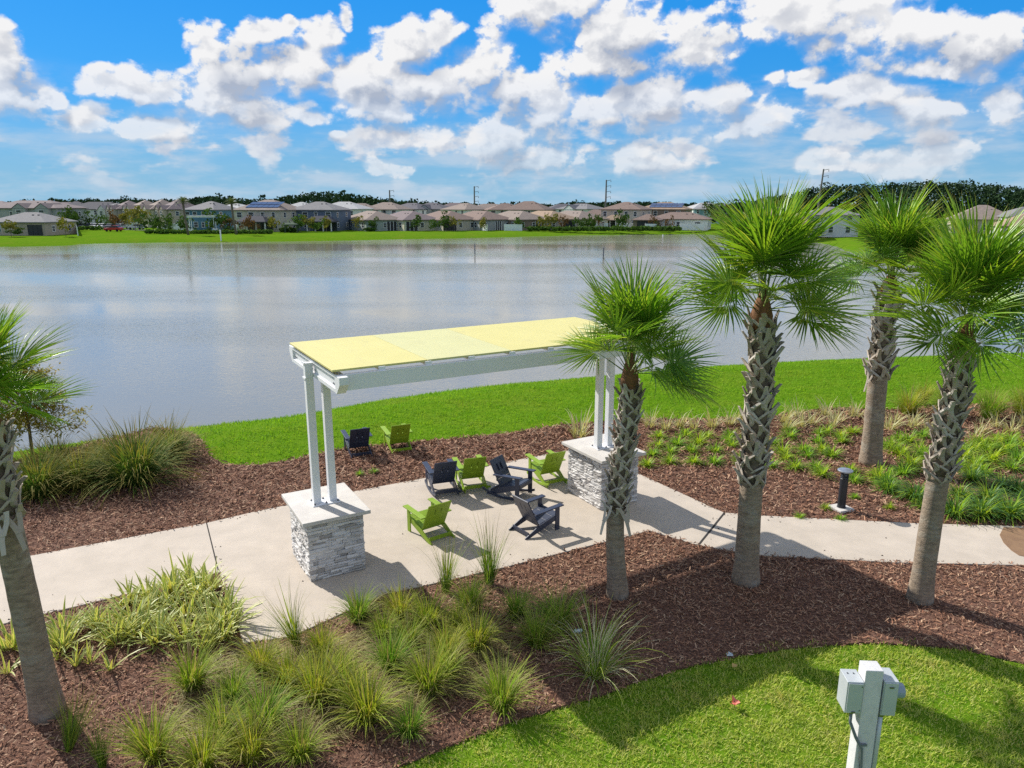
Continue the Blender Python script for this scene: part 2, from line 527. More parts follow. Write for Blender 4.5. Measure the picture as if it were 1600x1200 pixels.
def blades(base, az, tilt, bend, L, W, S=4, taper=0.7, fold=0.0, power=1.5):
    """N curved leaf strips. tilt = lean from vertical at the base, bend = extra lean gained to the tip"""
    N = len(az)
    s = np.linspace(0, 1, S + 1)
    th = tilt[:, None] + bend[:, None] * s[None, :] ** power
    ds = L[:, None] / S
    hor = np.concatenate([np.zeros((N, 1)), np.cumsum(np.sin((th[:, 1:] + th[:, :-1]) / 2) * ds, 1)], 1)
    ver = np.concatenate([np.zeros((N, 1)), np.cumsum(np.cos((th[:, 1:] + th[:, :-1]) / 2) * ds, 1)], 1)
    cx, sx_ = np.cos(az)[:, None], np.sin(az)[:, None]
    P = np.stack([base[:, None, 0] + hor * cx, base[:, None, 1] + hor * sx_, base[:, None, 2] + ver], -1)
    w = W[:, None] * np.maximum(1 - s[None, :] ** 2.2, 0.03) ** taper * np.minimum(1, 0.55 + 2.5 * s[None, :])
    side = np.stack([-np.sin(az), np.cos(az), np.zeros(N)], -1)[:, None, :]
    K = 3 if fold else 2
    if fold:
        nrm = np.stack([-np.cos(th) * cx, -np.cos(th) * sx_, np.sin(th)], -1)
        V = np.stack([P - side * w[..., None] / 2 + nrm * (w * fold)[..., None], P, P + side * w[..., None] / 2 + nrm * (w * fold)[..., None]], 2)
    else:
        V = np.stack([P - side * w[..., None] / 2, P + side * w[..., None] / 2], 2)
    V = V.reshape(-1, 3)
    idx = np.arange(N)[:, None] * (S + 1) * K + np.arange(S)[None, :] * K
    fs = []
    for j in range(K - 1):
        fs.append(np.stack([idx + j, idx + j + 1, idx + K + j + 1, idx + K + j], -1).reshape(-1, 4))
    along = np.repeat(np.tile(s, (N, 1)).reshape(-1), K)
    across = np.tile(np.array([1.0, 0.0, 1.0]) if fold else np.array([1.0, 1.0]), N * (S + 1))
    return V, np.concatenate(fs), along, across


def pip(pts, poly):
    x, y = pts[:, 0], pts[:, 1]
    ins = np.zeros(len(pts), bool)
    n = len(poly)
    for i in range(n):
        x1, y1 = poly[i]; x2, y2 = poly[(i + 1) % n]
        c = ((y1 > y) != (y2 > y))
        if y1 != y2: ins ^= c & (x < (x2 - x1) * (y - y1) / (y2 - y1) + x1)
    return ins


def edge_dist(pts, poly, closed=True):
    d = np.full(len(pts), 1e9)
    n = len(poly)
    for i in range(n if closed else n - 1):
        a = np.array(poly[i]); b = np.array(poly[(i + 1) % n])
        ab = b - a
        t = np.clip(((pts - a) @ ab) / max(ab @ ab, 1e-9), 0, 1)
        d = np.minimum(d, np.linalg.norm(pts - a - t[:, None] * ab, axis=1))
    return d


def in_view(pts, margin=1.2, zlo=-0.1):
    """rough frustum test so that ground cover is only grown where the place can be seen from"""
    Y = pts[:, 1]; depth = Y * cp + CAM_H * sp
    X = np.abs(pts[:, 0])
    vy = (CAM_H * cp - Y * sp) / np.maximum(depth, 0.1)
    return (Y > 2) & (X < depth * 0.70 + margin) & (vy < 0.53 + margin * 0.08)


# ------------------------------------------------------------------ terrain, lake
WATER_Z, GROUND_Z = -0.9, -0.035
shore_px = [(140, 690), (300, 668), (450, 652), (600, 625), (750, 605), (925, 590), (1090, 575), (1250, 566), (1400, 560), (1600, 553)]
LAKE = [G(*p, WATER_Z) for p in shore_px]
LAKE += [(38, 43), (50, 47), (60, 58), (62, 70), (56, 84), (54, 100), (55, 118), (64, 150), (68, 184), (50.6, 208)]
LAKE += [G(*p, WATER_Z) for p in [(900, 368), (750, 372), (640, 374), (500, 377), (300, 379), (130, 381), (110, 384.5), (0, 386)]]
LAKE += [(-125, 138), (-135, 90), (-110, 50), (-70, 26), (-45, 18), (-25, 19)]


def ground_h(pts):
    d = edge_dist(pts, LAKE)
    ins = pip(pts, LAKE)
    W = np.where(pts[:, 1] < 62, 5.6, 15.0)
    t = np.clip(d / W, 0, 1)
    up = WATER_Z + (GROUND_Z - WATER_Z) * (t * (1.55 - 0.55 * t * t * t - 0.0) / 1.0).clip(0, 1)
    dn = WATER_Z - np.clip(d * 0.25, 0, 2.0)
    return np.where(ins, dn, up)


def terrain():
    rr = [0.0] + list(2.0 * 1.038 ** np.arange(0, 206))
    na = 420
    ang = np.linspace(0, 2 * np.pi, na, endpoint=False)
    pts = [(0.0, 0.0)]
    for r in rr[1:]: pts += list(zip(r * np.sin(ang), r * np.cos(ang)))
    pts = np.array(pts)
    z = ground_h(pts)
    V = np.column_stack([pts, z])
    k = len(rr) - 1
    i = np.arange(k - 1)[:, None]; j = np.arange(na)[None, :]
    j2 = (j + 1) % na
    F = np.stack([1 + i * na + j, 1 + (i + 1) * na + j, 1 + (i + 1) * na + j2, 1 + i * na + j2], -1).reshape(-1, 4)
    j = np.arange(na)
    cap = np.stack([np.zeros(na, int), 1 + j, 1 + (j + 1) % na, 1 + (j + 1) % na], -1)
    me = bpy.data.meshes.new('ground')
    fl = [tuple(f) for f in F] + [tuple(c[:3]) for c in cap]
    me.from_pydata(V.tolist(), [], fl)
    bm = bmesh.new(); bm.from_mesh(me); bmesh.ops.recalc_face_normals(bm, faces=bm.faces)
    if sum(f.normal.z for f in list(bm.faces)[:50]) < 0: bmesh.ops.reverse_faces(bm, faces=bm.faces)
    bm.to_mesh(me); bm.free()
    me.materials.append(M_lawn)
    me.polygons.foreach_set('use_smooth', [True] * len(me.polygons))
    tag(link('ground', me), kind='structure')


terrain()
w = MB().add([(-200, 12, WATER_Z), (120, 12, WATER_Z), (120, 260, WATER_Z), (-200, 260, WATER_Z)], [(0, 1, 2, 3)])
tag(w.build('lake_water', water_material()), kind='structure')

# ------------------------------------------------------------------ pavement
joint_a, joint_b = G(323, 818), G(342, 895)


def slab(name, poly, top=0.02, mat_=None):
    return tag(MB().prism(poly, -0.16, top).build(name, mat_ or M_conc, bevel=0.008), kind='structure')


ax = Vector((math.cos(R(29.9)), math.sin(R(29.9)), 0)); an = Vector((-ax.y, ax.x, 0))


def shift(p, dx=0.0, dy=0.0):
    return (p[0] + ax.x * dx + an.x * dy, p[1] + ax.y * dx + an.y * dy)


walk_left = [G(-260, 927), shift(G(323, 818), -0.012), shift(G(342, 895), -0.012), G(-260, 1040)]
tag(MB().prism(walk_left, -0.16, 0.02).build('walkway', M_conc, bevel=0.008), kind='structure')
joint2_n, joint2_f = G(1092, 853), G(1133, 802)
PATIO = [shift(G(342, 895), 0.012), G(380, 1006), G(455, 996), G(600, 930), G(700, 908), G(790, 887), G(1015, 830), (joint2_n[0] - .03, joint2_n[1] + .01), (joint2_f[0] - .03, joint2_f[1] + .01), G(1000, 742), G(887, 704), G(662, 748), G(561, 767), G(400, 800), shift(G(323, 818), 0.012)]
slab('patio', PATIO)
WALKR = [(joint2_n[0] + .02, joint2_n[1]), G(1180, 868), G(1400, 880), G(1590, 884), G(1900, 890), G(1900, 832), G(1560, 822), G(1440, 819), G(1300, 812), G(1180, 806), (joint2_f[0] + .02, joint2_f[1])]
tag(MB().prism(WALKR, -0.16, 0.02).build('walkway', M_conc, bevel=0.008), kind='structure')
M_filler = mat('joint_filler', (0.03, 0.027, 0.024), None, 20, 0.95)
tag(MB().bar((*joint2_n, 0.0), (*joint2_f, 0.0), 0.075, 0.03).build('expansion_joint', M_filler), kind='structure')
tag(MB().bar((*joint_a, -0.02), (*joint_b, -0.02), 0.03, 0.06).build('expansion_joint', M_filler), kind='structure')

# ------------------------------------------------------------------ mulch beds
BED_BACK = [G(-260, 925), G(45, 870), G(323, 818), G(400, 800), G(561, 767), G(662, 748), G(887, 704), G(1000, 742), G(1000, 700), G(1010, 655),
            G(880, 664), G(775, 679), G(647, 690), G(550, 699), G(524, 703), G(470, 716), G(400, 727), G(350, 725), G(326, 711), G(316, 690), G(300, 678), G(240, 668), G(150, 690), G(60, 715), G(-60, 730), G(-260, 770)]
BED_RIGHT = [G(1000, 742), G(1133, 802), G(1180, 806), G(1300, 812), G(1440, 819), G(1560, 822), G(1900, 832), G(1900, 640), G(1600, 628), G(1480, 634), G(1400, 640), G(1310, 638), G(1240, 646), G(1200, 652), G(1100, 656), G(1010, 655), G(1000, 700)]
BED_FRONT = [G(-260, 1040), G(342, 895), G(380, 1006), G(455, 996), G(600, 930), G(700, 908), G(790, 887), G(1015, 830), G(1092, 853), G(1180, 868), G(1400, 880), G(1590, 884), G(1900, 890), G(1900, 1110), G(1600, 1035),
             G(1500, 1012), G(1420, 1006), G(1350, 1003), G(1250, 1010), G(1150, 1024), G(1060, 1044), G(1000, 1062), G(940, 1085), G(880, 1102), G(800, 1125), G(700, 1165), G(620, 1198), G(560, 1250), G(470, 1320), G(-260, 1330)]
for poly in (BED_BACK, BED_RIGHT, BED_FRONT):
    tag(MB().prism(poly, -0.12, -0.004).build('mulch_bed', M_mulch), kind='structure')


def scatter_in(poly, per_m2, spread=0.0):
    a = np.array(poly); lo, hi = a.min(0) - 0.3, a.max(0) + 0.3
    n = int(per_m2 * np.prod(hi - lo))
    p = rng.uniform(lo, hi, (n, 2))
    k = pip(p, poly)
    if spread: k = k | ((edge_dist(p, poly) < spread) & (rng.random(n) < 0.35))
    p = p[k]
    return p[in_view(p, 2.0)]


def chips(poly, dens, name, label, zoff=0.004, keep=None, big=1.0):
    p = scatter_in(poly, dens, 0.09)
    if keep is not None: p = p[keep(p)]
    n = len(p)
    far = np.clip(p[:, 1] / 14.0, 0.8, 1.8)
    L = (0.022 + 0.11 * rng.random(n) ** 1.8) * big * far; Wd = rng.uniform(0.010, 0.028, n) * big * far
    a = rng.uniform(0, 2 * np.pi, n); ti = rng.normal(0, 0.33, n); ro = rng.normal(0, 0.45, n)
    dx = np.stack([np.cos(a) * np.cos(ti), np.sin(a) * np.cos(ti), np.sin(ti)], -1)
    dy = np.stack([-np.sin(a) * np.cos(ro), np.cos(a) * np.cos(ro), np.sin(ro)], -1)
    c = np.column_stack([p, zoff + np.abs(np.sin(ti)) * L / 2 + np.abs(np.sin(ro)) * Wd / 2 + rng.uniform(0, 0.016, n)])
    V = np.stack([c - dx * L[:, None] / 2 - dy * Wd[:, None] / 2, c + dx * L[:, None] / 2 - dy * Wd[:, None] * 0.4, c + dx * L[:, None] / 2 + dy * Wd[:, None] * 0.4, c - dx * L[:, None] / 2 + dy * Wd[:, None] / 2], 1).reshape(-1, 3)
    F = np.arange(4 * n).reshape(n, 4)
    tag(link(name, np_mesh(name, V, F, M_chip)), label, 'mulch', kind='stuff')


chips(BED_FRONT, 620, 'mulch_chips', 'loose reddish brown bark chips in the front bed')
chips(BED_BACK, 420, 'mulch_chips', 'loose reddish brown bark chips in the strip behind the patio')
chips(BED_RIGHT, 380, 'mulch_chips', 'loose reddish brown bark chips under the rows of green tufts')

# crumbs of bark spilled on the concrete along its edges
M_crumb = mat('bark_crumbs', (0.04, 0.025, 0.02), None, 20, 0.95)


def crumbs():
    P = []
    for poly, o in ((PATIO, 0.32), (WALKR, 0.5), (walk_left, 0.2)):
        a = np.array(poly); lo, hi = a.min(0), a.max(0)
        p = rng.uniform(lo, hi, (int(150 * np.prod(hi - lo)), 2))
        p = p[pip(p, poly)]
        d = edge_dist(p, poly)
        keep = rng.random(len(p)) < np.where(d < o, 0.26 * (1 - d / o) ** 2 * (0.2 + 0.8 * (np.sin(p[:, 0] * 1.7 + p[:, 1] * 2.3) > 0)), 0.0015)
        P.append(p[keep])
    p = np.concatenate(P); n = len(p)
    L = rng.uniform(0.012, 0.04, n); a = rng.uniform(0, 6.28, n)
    V = []
    for k in range(5):
        r = L * rng.uniform(0.5, 1.0, n) * (0.9 if k % 2 else 0.6)
        V.append(np.column_stack([p[:, 0] + np.cos(a + k * 1.2566) * r, p[:, 1] + np.sin(a + k * 1.2566) * r, np.full(n, 0.023)]))
    V = np.stack(V, 1)
    top = np.column_stack([p, np.full(n, 0.023) + L * 0.5])
    V = np.concatenate([V, top[:, None, :]], 1).reshape(-1, 3)
    b = np.arange(n)[:, None] * 6
    F = np.concatenate([np.stack([b[:, 0] + k, b[:, 0] + (k + 1) % 5, b[:, 0] + 5], -1) for k in range(5)])
    tag(link('bark_crumbs', np_mesh('bark_crumbs', V, F, M_crumb)), 'dark bark crumbs spilled along the edges of the pale concrete', 'debris', kind='stuff')


crumbs()
M_damp = mat('damp_sand', (0.25, 0.15, 0.08), (0.19, 0.11, 0.06), 5, 0.75, coord='World')
damp = [G(*p, 0.02) for p in [(1568, 824), (1562, 836), (1568, 848), (1580, 860), (1592, 868), (1640, 878), (1800, 880), (1800, 832)]]
tag(MB().prism(damp, 0.0, 0.026).build('damp_sand', M_damp), 'damp brown sand washed across the right end of the walk', 'sand', kind='stuff')

# ------------------------------------------------------------------ turf blades
FRONT_LAWN = [G(560, 1255), G(620, 1200), G(700, 1167), G(800, 1127), G(880, 1104), G(940, 1087), G(1000, 1064), G(1060, 1046), G(1150, 1026), G(1250, 1012), G(1350, 1005), G(1420, 1008), G(1500, 1014), G(1600, 1037), G(1850, 1095), (9.5, 5.2), (-3.0, 5.2)]


def turf(poly, dens, hgt, wid, name, label, m, near_full=True):
    a = np.array(poly); lo, hi = a.min(0) - 0.1, a.max(0) + 0.1
    n = int(dens * np.prod(hi - lo))
    p = rng.uniform(lo, hi, (n, 2))
    wob = 0.10 + 0.16 * np.sin(p[:, 0] * 5.3 + np.sin(p[:, 1] * 7.1)) * np.sin(p[:, 0] * 2.3 + 1.0)
    k = (pip(p, poly) | ((edge_dist(p, poly) < wob) & (rng.random(n) < 0.55))) & in_view(p, 1.6)
    p = p[k]
    f = 0.5 + 0.5 * np.sin(p[:, 0] * 2.1 + np.sin(p[:, 1] * 3.0)) * np.sin(p[:, 1] * 2.6 + np.sin(p[:, 0] * 1.7))
    f2 = 0.5 + 0.5 * np.sin(p[:, 0] * 9.1 + 2 * np.sin(p[:, 1] * 6.0)) * np.sin(p[:, 1] * 8.6 + 2 * np.sin(p[:, 0] * 7.7))
    kk = rng.random(len(p)) < 0.30 + 0.35 * f + 0.45 * f2
    p, hv = p[kk], (0.6 + 0.35 * f + 0.45 * f2)[kk]
    n = len(p)
    z = ground_h(p)
    base = np.column_stack([p, z - 0.005])
    V, F, al, ac = blades(base, rng.uniform(0, 6.283, n), np.abs(rng.normal(0.62, 0.35, n)), rng.uniform(0.1, 1.1, n), hgt * hv * rng.uniform(0.5, 1.4, n), wid * rng.uniform(0.7, 1.3, n), S=2)
    tag(link(name, np_mesh(name, V, F, m)), label, 'grass', kind='stuff')


turf(FRONT_LAWN, 2300, 0.07, 0.0125, 'lawn_grass', 'short yellow green lawn around the white meter post', M_blade)
BANK = [G(*p) for p in [(316, 690), (326, 711), (350, 725), (400, 727), (470, 716), (524, 703), (550, 699), (647, 690), (775, 679), (880, 664), (1010, 655), (1100, 656), (1200, 652), (1240, 646), (1310, 638), (1400, 640), (1480, 634), (1600, 628)]] + [(24, 26), (27, 38)] + [LAKE[i] for i in range(9, -1, -1)] + [(-16.5, 23.5), (-13, 21.5)]
turf(BANK, 300, 0.10, 0.022, 'bank_grass', 'bright green mown grass on the near lake bank', M_blade_bank)

# ------------------------------------------------------------------ pergola
C1 = Vector((-3.80, 13.95, 0)); SPAN = 7.0
C2 = C1 + ax * SPAN
RZ = R(29.9)
PED_H, CAP_T = 1.235, 0.075


def rough_stone():
    m = MB()
    n1, n2 = 4, 2
    # front face as a small uneven grid, the rest a plain back
    V, F = [], []
    for j in range(n2 + 1):
        for i in range(n1 + 1):
            e = 0.35 if i in (0, n1) or j in (0, n2) else 0.0
            V.append((i / n1 - 0.5, -0.5 + e * random.uniform(0.15, 0.6) + random.uniform(-0.1, 0.12), j / n2 - 0.5 + random.uniform(-.06, .06) * (1 if 0 < i < n1 else 0.4)))
    for j in range(n2):
        for i in range(n1):
            a = j * (n1 + 1) + i
            F.append((a, a + 1, a + n1 + 2, a + n1 + 1))
    k = len(V)
    V += [(-0.5, 0.5, -0.5), (0.5, 0.5, -0.5), (0.5, 0.5, 0.5), (-0.5, 0.5, 0.5)]
    top = n2 * (n1 + 1)
    F.append(tuple(range(n1, -1, -1)) + (k, k + 1))
    F.append(tuple(range(top, top + n1 + 1)) + (k + 2, k + 3))
    F.append((0, n1 + 1, top, k + 3, k)); F.append((n1, k + 1, k + 2, top + n1, 2 * n1 + 1))
    return m.add(V, F).mesh('stone', M_stone)


STONES = [rough_stone() for _ in range(7)]


def pedestal(C, label):
    t = thing('stone_pedestal', label, 'pedestal', (C.x, C.y, 0.02), RZ, 'stone pedestals carrying the pergola')
    bx, by = 1.10, 1.40
    MB().box((0, 0, PED_H / 2), (bx - 0.09, by - 0.09, PED_H - 0.004)).build('core', M_core, t)
    cap = MB().box((0, 0, PED_H + CAP_T / 2), (1.34, 1.72, CAP_T)).build('cap_slab', M_cap, t, bevel=0.008)
    z = 0.0
    rows = []
    while z < PED_H - 0.03:
        h = random.choice((0.045, 0.055, 0.065, 0.08))
        if z + h > PED_H - 0.03: h = PED_H - z
        rows.append((z, h)); z += h
    count = 0
    for (z, h) in rows:
        for side in range(4):
            Ln, Dp = (bx, by) if side % 2 == 0 else (by, bx)
            lap = 0.03 if (side % 2) == (len(rows) % 2) else 0.0
            x = -Ln / 2 - 0.006
            while x < Ln / 2 - 0.02:
                L = random.choice((0.16, 0.24, 0.34, 0.46)) * random.uniform(0.85, 1.15)
                if x + L > Ln / 2 - 0.10: L = Ln / 2 + 0.006 - x
                proud = random.uniform(-0.014, 0.020)
                dep = 0.085
                c = Vector((x + L / 2, -(Dp / 2 - 0.03) - proud, z + h / 2))
                rot = side * math.pi / 2
                me = random.choice(STONES)
                o = link('stone', me, t)
                o.location = Matrix.Rotation(rot, 3, 'Z') @ c
                o.rotation_euler = (0, random.uniform(-0.008, 0.008), rot)
                o.scale = (L - 0.006, dep, h - 0.005)
                x += L
                count += 1
    return t


pedestal(C1, 'white stacked stone pedestal under the left pair of posts, fully in view')
pedestal(C2, 'white stacked stone pedestal partly behind a palm trunk, under the right posts')

PT = PED_H + CAP_T + 0.02                                       # top of the cap slabs
per = thing('pergola', 'long white pergola with a flat yellow roof standing on two stone pedestals', 'pergola', (C1.x, C1.y, 0), RZ)
ROOF_Z = 4.36
HALF = 1.52
for s0 in (0.0, SPAN):
    bp = MB().box((s0, 0, PT + 0.011), (0.56, 0.34, 0.022)).build('base_plate', M_white, per, bevel=0.004)
    for bx_ in (-0.235, 0.0, 0.235):
        for by_ in (-0.125, 0.125):
            b = MB(); b.lathe([(0.024, 0), (0.024, 0.016), (0.011, 0.016), (0.011, 0.036)], 8, (s0 + bx_, by_, PT + 0.022))
            b.build('bolt', M_bolt, bp)
    for q_ in (-0.16, 0.16):
        po = MB().box((s0 + q_, 0, (PT + 0.022 + ROOF_Z - 0.12) / 2), (0.15, 0.15, ROOF_Z - 0.12 - PT - 0.022)).build('post', M_white, per, bevel=0.006)
    # cross beam: a channel between the twin posts, with solid notched ends standing out past the roof edge
    E_ = HALF + 0.26
    Mx = Matrix(((0, 0, 1, s0), (1, 0, 0, 0), (0, 1, 0, ROOF_Z - 0.075), (0, 0, 0, 1)))
    cb = MB().prism([(-HALF + 0.02, -0.02), (-HALF + 0.02, -0.32), (HALF - 0.02, -0.32), (HALF - 0.02, -0.02)], -0.045, 0.045, M=Mx).build('cross_beam', M_white, per, bevel=0.004)
    fl = MB()
    for sg in (-1, 1):
        fl.box((s0 + sg * 0.064, 0, ROOF_Z - 0.105), (0.036, 2 * HALF - 0.04, 0.055))
        fl.box((s0 + sg * 0.064, 0, ROOF_Z - 0.365), (0.036, 2 * HALF - 0.04, 0.075))
    fl.build('flange', M_white, cb, bevel=0.003)
    for sg in (-1, 1):
        e = [(sg * (HALF - 0.02), -0.004), (sg * E_, -0.004), (sg * E_, -0.14), (sg * (E_ - 0.20), -0.335), (sg * (HALF - 0.02), -0.335)]
        MB().prism(e if sg > 0 else e[::-1], -0.083, 0.083, M=Mx).build('beam_end', M_white, cb, bevel=0.004)
    for y in (-HALF + 0.22, -HALF + 0.12, HALF - 0.22, HALF - 0.12, -0.09, 0.09):
        for zz in (ROOF_Z - 0.15, ROOF_Z - 0.27):
            b = MB(); b.box((s0 - 0.05, y, zz), (0.016, 0.03, 0.03)); b.build('bolt', M_bolt, cb)
    for zz in (ROOF_Z - 0.12, ROOF_Z - 0.42):
        MB().box((s0 - 0.245, 0, zz), (0.02, 0.2, 0.035)).build('clamp', M_white, per)
for sg in (-1, 1):
    MB().box((SPAN / 2, sg * (HALF + 0.045), ROOF_Z - 0.215), (SPAN - 0.17, 0.11, 0.29)).build('long_beam', M_white, per, bevel=0.005)
for k in range(1, 8):
    MB().box((-0.14 + k * (SPAN + 0.28) / 8, 0, ROOF_Z - 0.055), (0.06, 2 * HALF - 0.2, 0.055)).build('rafter', M_white, per)
PW = (SPAN + 0.26) / 4
for k in range(4):
    x0 = -0.13 + k * PW
    b = MB().box((x0 + PW / 2, 0, ROOF_Z), (PW - 0.012, 2 * HALF + 0.02, 0.038))
    b.build('roof_panel', M_roofB if k == 1 else M_roofA, per, bevel=0.004)
for k in range(1, 8):
    for sg in (-1, 1):
        MB().box((-0.13 + k * PW / 2, sg * (HALF + 0.03), ROOF_Z - 0.040), (0.12, 0.05, 0.07)).build('clip', M_white, per)

# ------------------------------------------------------------------ lounge chairs


def holed_panel(w_, y0, y1, holes, th):
    """flat panel in local (x, y), with rectangular slots; holes = (x0, x1, y0, y1)"""
    xs = sorted({-w_ / 2, w_ / 2, *[h[0] for h in holes], *[h[1] for h in holes]})
    ys = sorted({y0, y1, *[h[2] for h in holes], *[h[3] for h in holes]})
    nx, ny = len(xs) - 1, len(ys) - 1
    solid = [[not any(h[0] <= (xs[i] + xs[i + 1]) / 2 <= h[1] and h[2] <= (ys[j] + ys[j + 1]) / 2 <= h[3] for h in holes) for j in range(ny)] for i in range(nx)]
    V = [(x, y, z) for z in (-th / 2, th / 2) for y in ys for x in xs]
    ix = lambda i, j, k: k * (nx + 1) * (ny + 1) + j * (nx + 1) + i
    F = []
    for i in range(nx):
        for j in range(ny):
            if not solid[i][j]: continue
            F.append((ix(i, j, 1), ix(i + 1, j, 1), ix(i + 1, j + 1, 1), ix(i, j + 1, 1)))
            F.append((ix(i, j, 0), ix(i, j + 1, 0), ix(i + 1, j + 1, 0), ix(i + 1, j, 0)))
            for (a, b, c, d) in ((i - 1, j, (i, j), (i, j + 1)), (i + 1, j, (i + 1, j), (i + 1, j + 1)), (i, j - 1, (i, j), (i + 1, j)), (i, j + 1, (i, j + 1), (i + 1, j + 1))):
                if not (0 <= a < nx and 0 <= b < ny and solid[a][b]):
                    F.append((ix(*c, 0), ix(*d, 0), ix(*d, 1), ix(*c, 1)))
    return V, F


def make_chair(M, rocker, name, label):
    t = thing(name, label, 'chair', group='lounge chairs by the lake')
    W2 = 0.30
    lift = 0.05 if rocker else 0.0
    # back: three boards, the upper two with the vertical slots between them
    b0, b1 = Vector((0, -0.17, 0.20 + lift)), Vector((0, -0.50, 0.86 + lift))
    d = (b1 - b0); Lb = d.length; d.normalize()
    nrm = Vector((0, -d.z, d.y))
    Mb = Matrix((Vector((1, 0, 0)), d, Vector((1, 0, 0)).cross(d))).transposed().to_4x4()
    Mb.translation = b0
    for (y0, y1, hs) in ((0.0, Lb * 0.30, []), (Lb * 0.30 + 0.006, Lb, [(-0.085, -0.068, Lb * 0.52, Lb * 0.80), (0.068, 0.085, Lb * 0.52, Lb * 0.80)])):
        V, F = holed_panel(0.58, y0, y1, hs, 0.026)
        MB().add([Mb @ Vector(v) for v in V], F).build('back_board', M, t, bevel=0.003)
    for sx_ in (-0.0765, 0.0765):
        MB().bar(Mb @ Vector((sx_, Lb * 0.56, -0.030)), Mb @ Vector((sx_, Lb * 0.80, -0.030)), 0.028, 0.03).build('back_batten', M, t, bevel=0.003)
    # seat boards
    s0, s1 = Vector((0, 0.38, 0.375 + lift)), Vector((0, -0.16, 0.235 + lift))
    for k in range(3):
        a = s0.lerp(s1, k / 3 + 0.006); b = s0.lerp(s1, (k + 1) / 3 - 0.006)
        MB().bar(a, b, 0.56, 0.024).build('seat_board', M, t, bevel=0.003)
    MB().bar((-0.28, 0.392, 0.325 + lift), (0.28, 0.392, 0.325 + lift), 0.024, 0.10).build('front_apron', M, t, bevel=0.003)
    for sg in (-1, 1):
        x = sg * W2
        MB().bar((x * 1.09, 0.46, 0.585 + lift), (x * 1.09, -0.34, 0.545 + lift), 0.135, 0.026).build('armrest', M, t, bevel=0.004)
        zb = 0.02 if rocker else 0.0
        MB().bar((x * 1.05, 0.33, zb), (x * 1.05, 0.33, 0.568 + lift), 0.12, 0.026, up=(1, 0, 0)).build('front_leg', M, t, bevel=0.003)
        # slanting side rail down to the rear foot
        rl = MB()
        prof = [(0.40, 0.40 + lift), (0.40, 0.27 + lift), (-0.46, zb), (-0.58, zb), (-0.58, zb + 0.03), (-0.20, 0.225 + lift)]
        Ms = Matrix(((0, 0, 1, x), (1, 0, 0, 0), (0, 1, 0, 0), (0, 0, 0, 1)))
        rl.prism(prof, -0.013, 0.013, M=Ms).build('rear_leg', M, t, bevel=0.003)
        if rocker:
            up_, lo_ = [], []
            for k in range(15):
                y = 0.46 - k * (1.16 / 14)
                c = 0.115 * ((y + 0.06) / 0.58) ** 2
                up_.append((y, c + 0.062)); lo_.append((y, c))
            MB().prism(up_ + lo_[::-1], -0.014, 0.014, M=Matrix(((0, 0, 1, x + sg * 0.028), (1, 0, 0, 0), (0, 1, 0, 0), (0, 0, 0, 1)))).build('rocker_rail', M, t, bevel=0.003)
    zb = 0.10 if rocker else 0.06
    MB().bar((-0.287, -0.47, zb + 0.02), (0.287, -0.47, zb + 0.02), 0.024, 0.085).build('stretcher', M, t, bevel=0.003)
    if not rocker:
        pass
    return t


protos = {}
CH = [  # rear foot pixel, facing turn, green?, rocker?, level, label
    ((549, 716), 24, 0, 0, -0.01, 'navy lounge chair on the mulch at the lawn edge, back to the patio'),
    ((613, 709), 24, 1, 0, -0.01, 'green lounge chair on the mulch at the lawn edge, back to the patio'),
    ((680, 778), 20, 0, 1, 0.02, 'navy rocking chair seen from behind, on the patio next to the bark strip'),
    ((726, 770), 18, 1, 1, 0.02, 'green rocking chair between the two navy rockers on the patio'),
    ((765, 773), -122, 0, 1, 0.02, 'navy rocking chair turned sideways, between two green rockers'),
    ((853, 762), 28, 1, 1, 0.02, 'green rocking chair next to the right stone pedestal'),
    ((671, 850), 38, 1, 0, 0.02, 'green lounge chair alone in the middle of the patio, nearest the camera'),
    ((825, 842), -53, 0, 0, 0.02, 'navy lounge chair facing right, nearest the right palm trunk')]
for (pp, rot, gr, rk, z, lab) in CH:
    key = (gr, rk)
    if key not in protos:
        protos[key] = t = make_chair(M_green if gr else M_navy, rk, 'rocking_chair' if rk else 'lounge_chair', lab)
    else:
        t = copy_tree(protos[key])
    t['label'] = lab
    # the listed pixel is the rear left foot
    g = Vector(G(*pp, z)); a = R(rot)
    fx, fy = (0.30, 0.50)
    off = Vector((fx * math.cos(a) - fy * math.sin(a), fx * math.sin(a) + fy * math.cos(a)))
    if rot < -100: off = Vector((-fx * math.cos(a) - fy * math.sin(a), -fx * math.sin(a) + fy * math.cos(a)))
    if -60 < rot < -50: off = Vector((fx * -math.cos(a) - fy * math.sin(a), -fx * math.sin(a) + fy * math.cos(a)))
    t.location = (g.x + off.x, g.y + off.y, z)
    t.rotation_euler = (0, 0, a)

# ------------------------------------------------------------------ sabal palms
M_frond = mat('palm_leaf', (0.09, 0.21, 0.02), (0.13, 0.27, 0.03), 3, 0.36, lo=0.3, hi=0.7, objmul=((0.85, 0.95, 1.0), (1.35, 1.15, 1.0)), spec=0.6, trans=0.42,
              island=[(0.07, 0.18, 0.016), (0.16, 0.34, 0.022), (0.27, 0.46, 0.035), (0.11, 0.26, 0.018), (0.40, 0.50, 0.07)], tip=((0.42, 0.32, 0.12), 0.84, 0.85))
M_petiole = mat('palm_stalk', (0.16, 0.24, 0.05), (0.22, 0.27, 0.08), 6, 0.5)


